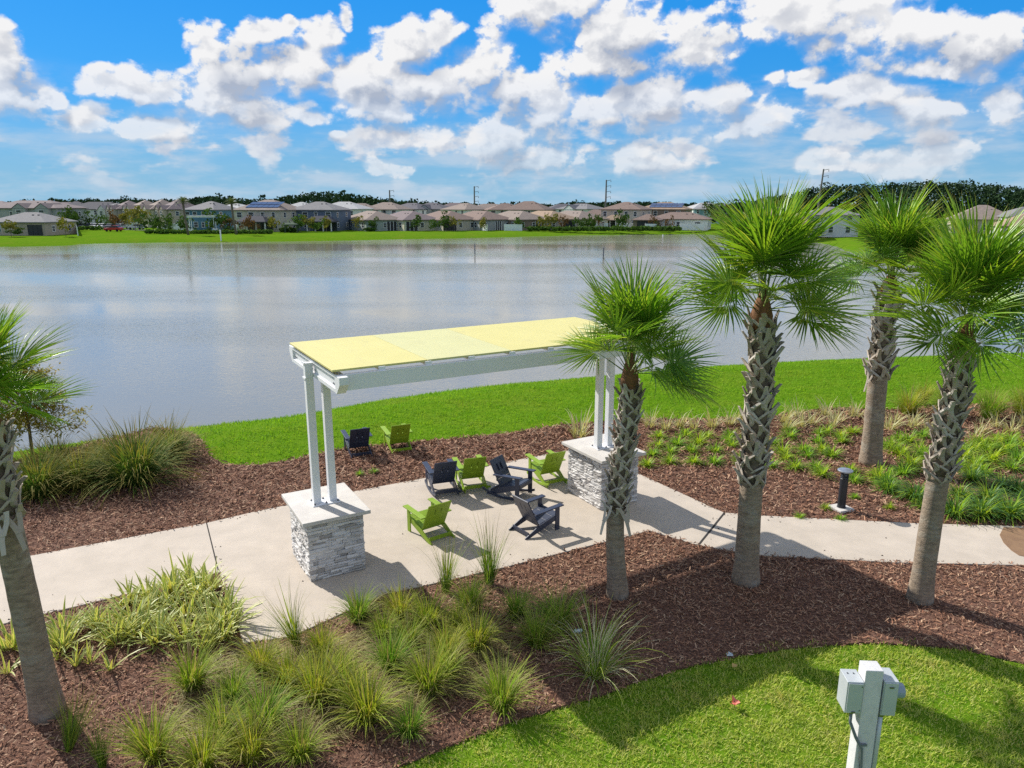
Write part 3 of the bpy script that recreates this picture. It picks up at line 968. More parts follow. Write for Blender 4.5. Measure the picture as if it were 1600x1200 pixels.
def trunk_extra(q, col, vec):
    sx_ = q.n('ShaderNodeSeparateXYZ', {0: vec})
    wob = q.noise(vec, 3.0, 3, 0.5)
    rings = q.m('SINE', q.m('MULTIPLY', q.m('MULTIPLY_ADD', wob, 0.42, sx_.outputs[2]), 44.0))
    brk = q.rng(q.noise(vec, 5.0, 3, 0.6), 0.38, 0.62)
    col = q.mix(q.m('MULTIPLY', q.rng(rings, 0.45, 1.0, 0, 0.6), brk), col, (0.12, 0.095, 0.075))
    n = q.noise(q.v('MULTIPLY', vec, (16, 16, 2.5)), 1.0, 4, 0.6)
    col = q.mix(q.rng(n, 0.60, 0.72, 0, 0.65), col, (0.09, 0.07, 0.055))
    n2 = q.noise(vec, 2.2, 3, 0.6)
    return q.mix(q.rng(n2, 0.52, 0.7, 0, 0.5), col, (0.42, 0.40, 0.34))


M_trunk = mat('palm_bark', (0.33, 0.255, 0.185), (0.21, 0.16, 0.115), 9, 0.95, 0.9, 24, extra=trunk_extra, stretch=(1, 1, 1.6))
M_boot = mat('leaf_base_wood', (0.34, 0.30, 0.25), (0.24, 0.205, 0.165), 12, 0.9, 0.5, 30, stretch=(1, 1, 0.25), per_obj=[(0.48, 0.425, 0.36), (0.34, 0.28, 0.22), (0.54, 0.495, 0.44), (0.40, 0.33, 0.26)])
M_gap_fibre = mat('dark_gap_fibre', (0.19, 0.145, 0.105), (0.11, 0.085, 0.06), 14, 1.0, 0.8, 40)  # brown fibre, with the darkness of gaps between leaf bases put into its colour
M_fibre = mat('crown_fibre', (0.24, 0.11, 0.05), (0.15, 0.075, 0.035), 10, 0.95, 0.8, 40)


def frond_mesh(seed):
    r = np.random.default_rng(seed)
    N = 46
    Lp = r.uniform(0.62, 0.85)
    th = np.linspace(-1, 1, N)
    ang = th * R(128) + r.normal(0, 0.02, N)
    L = (0.62 + 0.50 * np.cos(th * 1.45)) * r.uniform(0.9, 1.06, N)
    costa = 0.30 * (1 - np.abs(th)) ** 0.8
    bz = -0.10 * (costa / 0.30) ** 2
    base = np.stack([Lp + costa, 0.02 * np.sign(th) * np.abs(th) ** .5, 0.10 + bz], -1)
    S = np.array([0, 0.22, 0.45, 0.72, 1.0])
    wd = np.array([0.006, 0.036, 0.034, 0.021, 0.001])
    drop = r.uniform(0.05, 0.24, N) + 0.05 * np.abs(th)
    dirv = np.stack([np.cos(ang), np.sin(ang), 0.30 - 0.32 * np.cos(ang) ** 2 * 0.5 + r.normal(0, 0.05, N)], -1)
    dirv /= np.linalg.norm(dirv, axis=1)[:, None]
    side = np.stack([-np.sin(ang), np.cos(ang), r.normal(0, .12, N)], -1)
    pt = R(r.uniform(0, 44))
    RT = np.array([[math.cos(pt), 0, math.sin(pt)], [0, 1, 0], [-math.sin(pt), 0, math.cos(pt)]])
    hinge = np.array([Lp, 0, 0.10])
    base = (base - hinge) @ RT.T + hinge; dirv = dirv @ RT.T; side = side @ RT.T
    V, AL = [], []
    for k, s in enumerate(S):
        c = base + dirv * (L * s)[:, None]
        c = c + np.stack([np.zeros(N), np.zeros(N), -drop * L * s ** 2.4], -1)
        w_ = wd[k]
        V += [c - side * w_ / 2 + [0, 0, w_ * 0.22], c + np.array([0, 0, -w_ * 0.22]), c + side * w_ / 2 + [0, 0, w_ * 0.22]]
        AL += [np.full(N, s)] * 3
    V = np.stack(V, 1).reshape(-1, 3); AL = np.stack(AL, 1).reshape(-1)
    b = (np.arange(N) * 15)[:, None]
    F = []
    for k in range(4):
        for j in range(2):
            F.append(np.concatenate([b + 3 * k + j, b + 3 * k + j + 1, b + 3 * k + 4 + j, b + 3 * k + 3 + j], 1))
    F = np.concatenate(F)
    # stalk: three sided, arching, running on as the costa
    T = 7
    pv, pf, pa = [], [], []
    for k in range(T):
        s = k / (T - 1); x = s * (Lp + 0.02)
        z = 0.10 * math.sin(min(1, x / Lp) * 1.57) 
        h = 0.020 * (1 - 0.75 * s)
        for (dy, dz) in ((-h, 0), (h, 0), (0, -h * 1.1)): pv.append((x, dy, z + dz - 0.004)); pa.append(0.0)
    n0 = len(V)
    for k in range(T - 1):
        for j in range(3):
            pf.append((n0 + 3 * k + j, n0 + 3 * k + (j + 1) % 3, n0 + 3 * (k + 1) + (j + 1) % 3, n0 + 3 * (k + 1) + j))
    me = np_mesh('frond', np.concatenate([V, np.array(pv)]), np.concatenate([F, np.array(pf)]), M_frond, along=np.concatenate([AL, pa]))
    me.materials.append(M_petiole)
    mi = np.zeros(len(me.polygons), dtype=np.int32); mi[len(F):] = 1
    me.polygons.foreach_set('material_index', mi)
    return me


FRONDS = [frond_mesh(100 + i) for i in range(8)]


def boot_mesh(seed, skew):
    r = random.Random(seed)
    m = MB()
    # split leaf base: two legs hugging the trunk that join in one stub pointing up and out (local +y = outwards)
    def strap(pts, ws, ts):
        k = len(m.v); vs_ = []
        for (p, w_, t_) in zip(pts, ws, ts):
            p = Vector(p)
            vs_ += [p + Vector((-w_ / 2, 0, 0)), p + Vector((0, t_, 0)), p + Vector((w_ / 2, 0, 0)), p + Vector((0, -t_ * .5, 0))]
        fs = []
        for i in range(len(pts) - 1):
            for j in range(4): fs.append((4 * i + j, 4 * i + (j + 1) % 4, 4 * i + 4 + (j + 1) % 4, 4 * i + 4 + j))
        fs.append((3, 2, 1, 0)); n = 4 * (len(pts) - 1); fs.append((n, n + 1, n + 2, n + 3))
        m.add(vs_, fs)
    tipx = skew * 0.13
    strap([(-0.115, -0.03, 0.0), (-0.07, 0.014, 0.085), (tipx * 0.5 - 0.012, 0.032, 0.18)], (0.085, 0.085, 0.09), (0.016, 0.022, 0.026))
    strap([(0.115, -0.03, 0.0), (0.07, 0.014, 0.085), (tipx * 0.5 + 0.012, 0.032, 0.18)], (0.085, 0.085, 0.09), (0.016, 0.022, 0.026))
    e = r.uniform(0.25, 0.32)
    strap([(tipx * 0.5, 0.032, 0.15), (tipx * 0.8, 0.048, 0.21), (tipx * 1.15, 0.078 + r.uniform(-.012, .012), e)], (0.115, 0.088, 0.072), (0.032, 0.028, 0.018))
    return m.mesh('leaf_base', M_boot)


BOOTS = [boot_mesh(i, sk) for i, sk in enumerate((-1.0, -0.6, 0.6, 1.0, 0.8, -0.8))]


def sabal(path, r0, boots_from, scale, n_fronds, label, seed, low_dirs=(), hang=(), smin=88, smax=16):
    rnd = random.Random(seed)
    base = Vector(path[0])
    t = thing('cabbage_palm', label, 'palm tree', base, group='palms around the patio')
    P = [Vector(p) - base for p in path]
    # smooth the listed points into a fine centre line
    fine = []
    for i in range(len(P) - 1):
        p0, p1, p2, p3 = P[max(0, i - 1)], P[i], P[i + 1], P[min(len(P) - 1, i + 2)]
        for k in range(10):
            s = k / 10
            fine.append(0.5 * ((2 * p1) + (p2 - p0) * s + (2 * p0 - 5 * p1 + 4 * p2 - p3) * s * s + (3 * p1 - p0 - 3 * p2 + p3) * s ** 3))
    fine.append(P[-1])
    H = fine[-1].z
    rad = []
    for p in fine:
        s = p.z / H
        rr = r0 * (1 + 0.30 * math.exp(-p.z / 0.35)) * (1 - 0.10 * s)
        rr *= 1 + rnd.uniform(-0.018, 0.018)
        if p.z > boots_from: rr *= 0.92
        rad.append(rr)
    fine[0].z -= 0.08
    tr = MB().tube(fine, rad, 18).build('trunk', M_trunk, t, smooth=True)

    def at(z):
        for i in range(len(fine) - 1):
            if fine[i + 1].z >= z:
                s = (z - fine[i].z) / max(1e-6, fine[i + 1].z - fine[i].z)
                return fine[i].lerp(fine[i + 1], s), rad[i] + (rad[i + 1] - rad[i]) * s
        return fine[-1], rad[-1]

    sh = [(at(z_)[0], at(z_)[1] * 1.03) for z_ in np.linspace(boots_from + 0.05, H - 0.02, 14)]
    MB().tube([a for a, b in sh], [b for a, b in sh], 14).build('dark_boot_core', M_gap_fibre, t, smooth=True)  # dark core added under the leaf bases to deepen their gaps
    for hk in hang:                                  # a dead leaf base that has come loose and hangs
        c, rr = at(boots_from + 0.12)
        o = link('leaf_base', BOOTS[2], t)
        a = R(hk)
        o.location = c + Vector((math.cos(a), math.sin(a), 0)) * (rr + 0.03)
        o.rotation_euler = (R(-148), 0.2, a - math.pi / 2)
        o.scale = (0.8, 1.0, 1.7)
    z = boots_from - 0.05
    row = 0
    per_row = 5
    while z < H - 0.18:
        for k in range(per_row):
            a = 2 * math.pi * (k + 0.5 * (row % 2)) / per_row + rnd.uniform(-.12, .12)
            c, rr = at(z + rnd.uniform(-0.03, 0.03))
            o = link('leaf_base', BOOTS[(row + k) % 6 if rnd.random() < .8 else rnd.randrange(6)], t)
            o.location = c + Vector((math.cos(a), math.sin(a), 0)) * (rr * 0.97)
            s_ = rnd.uniform(0.9, 1.18) * r0 / 0.19
            flare = 1.0 if z > boots_from + 0.3 else 1.5
            o.rotation_euler = (rnd.uniform(-0.10, 0.02) * flare, rnd.uniform(-.12, .12), a - math.pi / 2)
            o.scale = (s_, s_ * rnd.uniform(0.9, 1.3), s_ * rnd.uniform(0.9, 1.1))
        z += 0.145 * r0 / 0.19
        row += 1
    top = fine[-1]
    MB().tube([top + Vector((0, 0, -0.30)), top, top + Vector((0, 0, 0.22)), top + Vector((0, 0, 0.5))], [rad[-1] * 1.08, rad[-1] * 1.12, rad[-1] * 0.75, 0.03], 12).build('crown_base', M_fibre, t, smooth=True)
    for i in range(n_fronds + len(low_dirs)):
        f = i / max(1, n_fronds - 1)
        if i < n_fronds:
            el = smin - (smin - smax) * f ** 1.15 + rnd.uniform(-7, 7)
            az = i * 2.39996 + rnd.uniform(-.25, .25) + seed
        else:
            az, el = R(low_dirs[i - n_fronds][0]), low_dirs[i - n_fronds][1]
        o = link('frond', FRONDS[rnd.randrange(8)], t)
        zb = 0.34 * (1 - f) * scale if i < n_fronds else 0.05
        o.location = top + Vector((math.cos(az) * 0.06, math.sin(az) * 0.06, zb + 0.05))
        M = Matrix.Rotation(az, 4, 'Z') @ Matrix.Rotation(-R(el), 4, 'Y') @ Matrix.Rotation(rnd.uniform(-.5, .5) * (1.0 if el > 50 else 1.9), 4, 'X')
        o.rotation_euler = M.to_euler()
        s_ = scale * rnd.uniform(0.88, 1.1) * (1.14 if el > 50 else 1.0)
        o.scale = (s_, s_, s_)
    return t


sabal([P3(965, 930, 12.6), P3(962, 800, 12.6), P3(984, 640, 12.6), P3(984, 590, 12.6)], 0.172, 1.75, 0.77, 22, 'shortest palm on the right, in front of the right stone pedestal', 1, low_dirs=((-14, 4), (-2, 16), (-30, -6)), hang=(215, 300))
sabal([P3(1165, 908, 13.14), P3(1174, 760, 13.14), P3(1188, 600, 13.14), P3(1190, 492, 13.14)], 0.218, 2.05, 0.88, 27, 'stout palm with a broad crown, between the patio palm and the lamp bollard', 2, low_dirs=((-14, -14), (-2, 0), (190, 8)))
sabal([P3(1360, 724, 19.9), P3(1370, 610, 19.9), P3(1382, 500, 19.9), P3(1390, 452, 19.9)], 0.265, 2.55, 1.02, 27, 'rear palm standing among green tufts nearest the lake', 3, hang=(200,))
sabal([P3(1437, 937, 12.44), P3(1462, 770, 12.44), P3(1492, 620, 12.44), P3(1507, 535, 12.44)], 0.192, 2.45, 0.87, 27, 'leaning palm at the right edge with an orange broken crown base', 4, low_dirs=((205, -2), (-20, -10), (250, 4)))
sabal([P3(75, 1112, 9.26), P3(36, 930, 9.26), P3(-6, 740, 9.26), P3(-20, 660, 9.26)], 0.19, 3.05, 0.60, 28, 'palm cut off by the left edge of the picture, rising from the front mulch', 5, hang=(-35, -70))

# ------------------------------------------------------------------ low plants
M_muhly = mat('wispy_grass', (0.14, 0.27, 0.018), (0.24, 0.37, 0.03), 3, 0.75, spec=0.12, objmul=((0.62, 0.85, 0.9), (1.35, 1.05, 1.0)), trans=0.35,
              island=[(0.08, 0.20, 0.014), (0.20, 0.38, 0.02), (0.34, 0.48, 0.035), (0.46, 0.45, 0.10), (0.12, 0.28, 0.016), (0.28, 0.44, 0.025)], tip=((0.50, 0.44, 0.14), 0.5, 0.5))
M_dry = mat('straw_grass', (0.36, 0.30, 0.14), (0.26, 0.22, 0.09), 3, 0.6, spec=0.2, trans=0.3, island=[(0.30, 0.24, 0.11), (0.42, 0.36, 0.18), (0.24, 0.26, 0.07), (0.36, 0.29, 0.14)])
M_dark_grass = mat('dark_fountain_grass', (0.06, 0.14, 0.025), (0.11, 0.21, 0.03), 3, 0.75, spec=0.12, trans=0.3,
                   island=[(0.045, 0.11, 0.025), (0.08, 0.17, 0.03), (0.14, 0.22, 0.04), (0.20, 0.23, 0.06)], tip=((0.40, 0.25, 0.06), 0.55, 0.7))
M_lily = mat('flax_lily_leaf', (0.15, 0.26, 0.05), (0.20, 0.31, 0.07), 3, 0.45, spec=0.4, trans=0.3,
             island=[(0.16, 0.29, 0.04), (0.28, 0.40, 0.06), (0.38, 0.45, 0.11), (0.20, 0.33, 0.05), (0.48, 0.42, 0.09)], edge=((0.74, 0.68, 0.27), 0.45, 0.75))
M_cream = mat('cream_leaf', (0.45, 0.43, 0.20), (0.36, 0.36, 0.14), 3, 0.5, spec=0.3, trans=0.3,
              island=[(0.42, 0.42, 0.18), (0.55, 0.52, 0.28), (0.30, 0.33, 0.10), (0.50, 0.44, 0.24)], edge=((0.66, 0.62, 0.38), 0.6, 0.9))
M_lir = mat('tuft_leaf', (0.13, 0.27, 0.025), (0.18, 0.33, 0.035), 3, 0.45, spec=0.3, objmul=((0.8, 0.92, 1.0), (1.25, 1.05, 1.0)), trans=0.5,
            island=[(0.16, 0.36, 0.016), (0.30, 0.50, 0.03), (0.42, 0.56, 0.07), (0.22, 0.42, 0.02), (0.54, 0.60, 0.16)])
M_lir_dark = mat('dark_tuft_leaf', (0.05, 0.14, 0.02), (0.08, 0.19, 0.03), 3, 0.45, spec=0.4, trans=0.3, island=[(0.04, 0.12, 0.018), (0.07, 0.18, 0.025), (0.11, 0.24, 0.03), (0.16, 0.28, 0.05)])


def clump(seed, n, r0, L, W, tilt, bend, m, S=5, fold=0.0, jit=0.35, power=1.5, drift=0.10, mix=None):
    r = np.random.default_rng(seed)
    a = r.uniform(0, 6.283, n); rr = r0 * np.sqrt(r.random(n))
    base = np.column_stack([np.cos(a) * rr, np.sin(a) * rr, np.full(n, -0.01)])
    az = a + r.normal(0, 0.6, n)
    ti = np.clip(r.normal(tilt[0], tilt[1], n), 0.02, 1.5)
    be = np.clip(r.normal(bend[0], bend[1], n), 0.0, 2.4)
    Ls = L * np.clip(r.normal(1, jit, n), 0.4, 1.6)
    V, F, al, ac = blades(base, az, ti, be, Ls, W * r.uniform(0.7, 1.3, n), S, fold=fold, power=power)
    # a drift of the whole clump to one side (wind, weight)
    dx, dy = r.normal(0, drift, 2)
    V[:, 0] += dx * V[:, 2]; V[:, 1] += dy * V[:, 2]
    V[:, 2] = np.maximum(V[:, 2], -0.012 + 0.03 * r.random(len(V)))
    me = np_mesh('foliage', V, F, m, al, ac)
    if mix is not None:
        me.materials.append(mix[0])
        bi = (r.random(n) < mix[1]).astype(np.int32)
        K = 2 if fold else 1
        me.polygons.foreach_set('material_index', np.concatenate([np.repeat(bi, S)] * K))
    return me


MUHLY = [clump(200 + i, 430, 0.13, 0.70, 0.0145, (0.27, 0.23), (0.95, 0.55), M_muhly, mix=(M_dry, 0.20)) for i in range(5)]
WISPY = [clump(220 + i, 170, 0.07, 0.85, 0.009, (0.20, 0.14), (0.35, 0.25), M_muhly, mix=(M_dark_grass, 0.5)) for i in range(3)]
FOUNT = [clump(240 + i, 900, 0.24, 1.05, 0.020, (0.50, 0.36), (1.1, 0.4), M_dark_grass, S=6, jit=.25) for i in range(3)]
YELLOWF = [clump(250 + i, 260, 0.12, 0.95, 0.012, (0.40, 0.26), (1.0, 0.4), M_muhly, S=6, mix=(M_cream, 0.35)) for i in range(2)]
LILY = [clump(260 + i, 52, 0.13, 0.46, 0.046, (0.55, 0.32), (0.65, 0.35), M_lily, S=4, fold=0.12) for i in range(5)]
LILYS = [clump(270 + i, 13, 0.06, 0.42, 0.036, (0.5, 0.3), (0.6, 0.35), M_lily, S=4, fold=0.12) for i in range(3)]
CREAM = [clump(280 + i, 46, 0.14, 0.55, 0.032, (0.5, 0.3), (0.7, 0.35), M_cream, S=4, fold=0.12) for i in range(4)]
TUFT = [clump(290 + i, 130, 0.06, 0.29, 0.022, (0.66, 0.42), (1.35, 0.4), M_lir, S=4, jit=.25, drift=.03) for i in range(5)]
TUFTD = [clump(300 + i, 240, 0.12, 0.56, 0.024, (0.55, 0.36), (1.5, 0.35), M_lir_dark, S=5, jit=.2, drift=.03, mix=(M_lir, 0.35)) for i in range(3)]


def plant(name, me, px, py, sc, label, cat, group, z=0.0, zs=1.0):
    x, y = G(px, py, z)
    o = link(name, me)
    o.location = (x, y, z)
    o.rotation_euler = (0, 0, random.uniform(0, 6.28))
    o.scale = (sc, sc, sc * zs)
    return tag(o, label, cat, group, 'thing')


GF = 'ornamental grasses in the front bed'
FG = [(464, 1007, 'w', 0.95, 'tall thin grass spraying up in front of the left stone pedestal'),
      (559, 972, 'm', 0.82, 'green grass clump at the patio edge just right of the pedestal foot'),
      (627, 968, 'm', 0.86, 'grass clump in the tip of the pedestal shadow'),
      (697, 926, 'w', 0.9, 'thin upright grass on the patio edge below the lone green chair'),
      (765, 913, 'w', 1.1, 'dark upright grass at the patio edge where the red stained curb begins'),
      (669, 984, 'm', 0.9, 'yellow green grass clump behind the straw patch, one step off the patio'),
      (735, 955, 'm', 0.88, 'dark grass clump shaded by the pergola roof, below the lone green chair'),
      (610, 1046, 'm', 0.92, 'bright bushy grass clump in the middle of the front bed'),
      (672, 1084, 'm', 1.0, 'grass clump with a dark bare base, above the open mulch by the lawn'),
      (744, 1015, 'm', 0.9, 'grass clump with straw hanging on its right, between shade and sun'),
      (783, 1110, 'm', 0.98, 'bright grass clump at the lawn edge, farthest right of the sunlit ones'),
      (505, 1026, 'm', 0.8, 'low leaning grass clump right of the thin spraying grass'),
      (495, 1100, 'm', 1.05, 'wide flattened green grass clump in the middle of the front bed'),
      (575, 1128, 'm', 1.05, 'pale arching grass clump combed over towards the right'),
      (412, 1050, 'm', 0.85, 'grass clump right behind the last flax lilies'),
      (415, 1138, 'm', 1.0, 'grass clump with straw arching over its dark base, left of the wide one'),
      (470, 1188, 'm', 0.8, 'low grey green grass at the bottom edge by the lawn tip'),
      (545, 1100, 'm', 0.9, 'grass clump tucked behind the pale arching one'),
      (300, 1078, 'm', 0.95, 'upright grass clump next to the flax lilies, with a long shadow'),
      (243, 1188, 'm', 1.0, 'bright grass clump at the bottom edge between palm shadow and lawn'),
      (318, 1205, 'm', 0.9, 'grass clump cut by the bottom edge, full of straw'),
      (108, 1172, 'w', 0.7, 'thin orange tipped grass in the shadow of the left palm trunk'),
      (160, 1200, 'w', 0.6, 'small thin grass at the bottom edge under the left palm shadow'),
      (872, 985, 'm', 1.0, 'soft grey green grass clump fully in shade, left of the front palm trunk'),
      (930, 1058, 'y', 1.0, 'large yellow striped fountain grass between the front palm and the lawn'),
      (838, 1010, 'm', 0.85, 'dark grass clump in deep shade behind the yellow fountain grass'),
      (806, 965, 'm', 0.75, 'small dark grass clump in the roof shadow near the patio edge'),
      (700, 1030, 'm', 0.8, 'straw coloured grass clump in the heart of the front bed'),
      (640, 1010, 'm', 0.7, 'short grass clump between the pedestal shadow and the bushy one'),
      (530, 1060, 'm', 0.75, 'short green grass clump between the low leaning one and the bushy one'),
      (452, 1075, 'm', 0.8, 'grass clump just left of the wide flattened one'),
      (640, 1150, 'm', 0.7, 'small grass clump at the lawn edge right of the pale arching one'),
      (700, 1060, 'm', 0.8, 'straw grass clump just right of the one with a dark bare base'),
      (365, 1095, 'm', 0.75, 'short grass clump on bare mulch right of the upright one'),
      (395, 1190, 'm', 0.9, 'grass clump at the bottom edge left of the grey green one'),
      (600, 995, 'm', 0.7, 'low grass clump one step below the pedestal shadow tip'),
      (715, 985, 'm', 0.7, 'low grass clump where the roof shadow begins, below the thin upright grass'),
      (350, 1150, 'm', 0.85, 'grass clump leaning over bare mulch near the bottom left')]
for i, (px, py, k, sc, lab) in enumerate(FG):
    src = {'m': MUHLY, 'w': WISPY, 'y': YELLOWF}[k]
    plant('grass_clump', src[i % len(src)], px, py, sc * (0.88 if k == 'm' else 1.0), lab, 'grass clump', GF)

GL = 'variegated flax lilies by the left walk'
FL = [(18, 1012), (100, 988), (150, 978), (98, 1012), (166, 990), (205, 975), (182, 1004), (240, 962), (256, 988), (266, 945), (292, 962), (310, 938), (330, 922), (346, 955), (300, 912), (268, 925), (233, 938), (330, 985), (356, 978), (246, 1005), (214, 994), (292, 1000), (320, 1010), (200, 945), (345, 1000)]
lily_lab = ['flax lily at the left edge, left of the palm trunk', 'yellow flax lily just right of the left palm trunk', 'flax lily between the palm and the dense lily patch', 'flax lily with orange leaves low beside the palm trunk']
for i, (px, py) in enumerate(FL):
    lab = lily_lab[i] if i < 4 else 'yellow edged flax lily ' + ('at the concrete edge by the joint, right end of the patch' if px > 325 else 'in the back row of the patch, along the left walk' if py < 946 else 'in the middle of the dense patch' if py < 980 else 'in the front row of the dense patch, before bare mulch')
    plant('flax_lily', LILY[i % 5], px, py, random.uniform(0.85, 1.15), lab, 'plant', GL)
for i, (px, py, lab) in enumerate([(172, 1046, 'small white striped flax lily alone on the mulch in front of the patch'), (118, 1040, 'young flax lily with an orange shoot right of the palm trunk'), (90, 1030, 'thin pale flax lily touching the palm trunk'), (12, 1052, 'small flax lily alone left of the palm trunk'), (140, 1036, 'tiny flax lily seedling beside the one with an orange shoot')]):
    plant('flax_lily', LILYS[i % 3], px, py, 0.9, lab, 'plant', GL)

GB = 'big grasses at the lake edge'
for i, (px, py, sc, src, lab) in enumerate([(212, 755, 1.4, FOUNT, 'big round fountain grass with orange tips, at the left end of the lake lawn'),
                                            (268, 715, 0.95, FOUNT, 'yellow fountain grass just behind the big round one, touching the lawn'),
                                            (125, 762, 0.95, FOUNT, 'dark grass clump left of the big round fountain grass'),
                                            (62, 775, 1.1, FOUNT, 'yellowish grass clump beside the left palm trunk, below the sapling'),
                                            (160, 735, 0.85, FOUNT, 'grass clump half hidden behind the big round fountain grass'),
                                            (95, 740, 0.9, FOUNT, 'green grass at the foot of the orange sapling'),
                                            (1418, 648, 1.2, MUHLY, 'wispy lakeside grass right of the rear palm trunk'),
                                            (1478, 650, 1.2, MUHLY, 'wispy lakeside grass behind the leaning palm trunk'),
                                            (1545, 655, 1.35, MUHLY, 'large pale green lakeside grass right of the leaning palm'),
                                            (1596, 650, 1.35, MUHLY, 'large lakeside grass at the right edge of the picture'),
                                            (1440, 630, 1.0, MUHLY, 'low lakeside grass seen between the rear and the leaning palm')]):
    plant('fountain_grass_clump', src[i % len(src)], px, py, sc, lab, 'grass clump', GB)
plant('striped_plant', CREAM[0], 905, 684, 1.35, 'pale striped grass mound just behind the right stone pedestal', 'plant', None)

GC = 'cream striped plants along the lawn edge'
cream_pts = [(1015, 668), (1040, 672), (1062, 668), (1085, 672), (1112, 668), (1140, 664), (1160, 662), (1225, 660), (1245, 652), (1268, 664), (1290, 650), (1252, 668), (1310, 660), (1335, 652), (1400, 660), (1425, 668), (1388, 672), (1450, 676), (1530, 676), (1555, 668), (1580, 676), (1600, 668), (1520, 690), (1230, 672), (1300, 668)]
for i, (px, py) in enumerate(cream_pts):
    plant('striped_plant', CREAM[i % 4], px, py, random.uniform(0.8, 1.1), 'cream striped plant along the lawn edge ' + ('left of the stout palm' if px < 1170 else 'between the stout palm and the rear palm' if px < 1350 else 'between the rear palm and the leaning palm' if px < 1470 else 'right of the leaning palm'), 'plant', GC)

GT = 'green tufts planted in the right bed'
tuft_pts = [(1012, 728), (1046, 724), (1084, 724), (1116, 724), (1155, 722), (1020, 712), (1048, 708), (1080, 706), (1118, 706), (1028, 698), (1058, 696), (1092, 694), (1030, 684), (1072, 682), (1104, 684), (1136, 690), (1144, 698), (1140, 682), (1168, 688),
            (1209, 694), (1205, 730), (1222, 708), (1228, 718), (1232, 674), (1235, 684), (1255, 706), (1262, 714), (1280, 680), (1276, 692), (1292, 676), (1300, 714), (1284, 706), (1315, 692), (1312, 684), (1332, 678), (1275, 733), (1284, 744), (1242, 732), (1328, 738), (1334, 752), (1372, 748), (1385, 758), (1395, 705), (1406, 712), (1388, 700), (1410, 742), (1424, 728), (1418, 692), (1405, 688), (1440, 684), (1436, 706), (1445, 716), (1452, 722), (1424, 736),
            (1498, 708), (1505, 716), (1530, 698), (1550, 698), (1560, 690), (1580, 690), (1522, 706), (1548, 722), (1540, 706), (1568, 708), (1590, 720), (1525, 728), (1575, 706), (1515, 738), (1535, 742), (1580, 734), (1498, 732), (1598, 700), (1612, 728)]
for i, (px, py) in enumerate(tuft_pts):
    back = py < 702
    zone = ('left of the stout palm' if px < 1170 else 'between the stout palm and the lamp bollard' if px < 1300 else 'between the bollard and the rear palm' if px < 1365 else 'between the rear palm and the leaning palm' if px < 1470 else 'right of the leaning palm')
    lab = ('small green tuft in the rear rows ' if back else 'small green tuft in the front rows ') + zone
    sc = 1.22 * random.uniform(0.85, 1.15) * (1.12 if px > 1360 else 1.0) * (1.08 if px > 1500 else 1.0)
    plant('green_tuft', TUFT[i % 5], px, py, sc, lab, 'plant', GT)
GD = 'large dark tufts by the right walk'
for i, (px, py, sc) in enumerate([(1388, 768, 0.8), (1430, 780, 1.05), (1448, 795, .7), (1490, 806, 1.05), (1530, 806, 1.1), (1575, 808, 1.1), (1545, 784, 0.95), (1592, 772, 0.95), (1565, 764, .85), (1520, 752, 0.8), (1610, 800, 1.1), (1500, 778, .8), (1640, 806, 1.1)]):
    plant('dark_tuft', TUFTD[i % 3], px, py, sc, 'large dark green tuft massed beside the walk right of the leaning palm' if px > 1480 else 'large dark green tuft between the lamp bollard and the leaning palm', 'plant', GD)
GW = 'little weeds in the mulch'
for i, (px, py, lab) in enumerate([(1290, 795, 'little yellow green weed at the foot of the lamp bollard'), (1390, 794, 'little weed in the mulch above the bollard shadow'), (1250, 809, 'flat weed at the walk edge left of the bollard'), (1313, 812, 'flat weed between the bollard and the walk'), (585, 738, 'small yellow weed behind the navy rocking chair, in the bark strip'), (562, 742, 'small weed in the bark strip right of the left posts'), (780, 722, 'small green weed at the patio edge beside the sideways rocker'), (1336, 778, 'tiny weed right of the bollard')]):
    plant('weed', TUFT[i % 5], px, py, 0.55, lab, 'weed', GW)


def litter_straw():
    """fallen straw lying between the grass clumps"""
    bx_ = np.array([G(*p) for p in [(400, 1010), (470, 1020), (560, 985), (640, 975), (720, 965), (790, 1000), (800, 1080), (700, 1090), (600, 1110), (470, 1190), (330, 1190), (240, 1130), (300, 1040)]])
    lo, hi = bx_.min(0), bx_.max(0)
    p = rng.uniform(lo, hi, (14000, 2)); p = p[pip(p, bx_.tolist())]
    n = len(p)
    base = np.column_stack([p, rng.uniform(0.004, 0.05, n)])
    V, F, al, ac = blades(base, rng.uniform(-1.2, 0.9, n), rng.uniform(1.2, 1.5, n), rng.uniform(0.0, 0.25, n), rng.uniform(0.15, 0.45, n), rng.uniform(0.005, 0.010, n), S=2)
    V[:, 2] = np.maximum(V[:, 2], 0.004)
    tag(link('fallen_straw', np_mesh('fallen_straw', V, F, M_dry)), 'fallen straw between the grass clumps of the front bed', 'straw', kind='stuff')


litter_straw()

# cypress sapling at the left lake edge
M_cyp = mat('cypress_leaf', (0.34, 0.28, 0.06), (0.22, 0.28, 0.05), 1.2, 0.8, spec=.1, trans=0.5, island=[(0.38, 0.26, 0.06), (0.22, 0.27, 0.04), (0.46, 0.31, 0.08), (0.16, 0.22, 0.035)])
M_twig = mat('twig_bark', (0.20, 0.15, 0.11), (0.13, 0.10, 0.075), 10, 0.9)


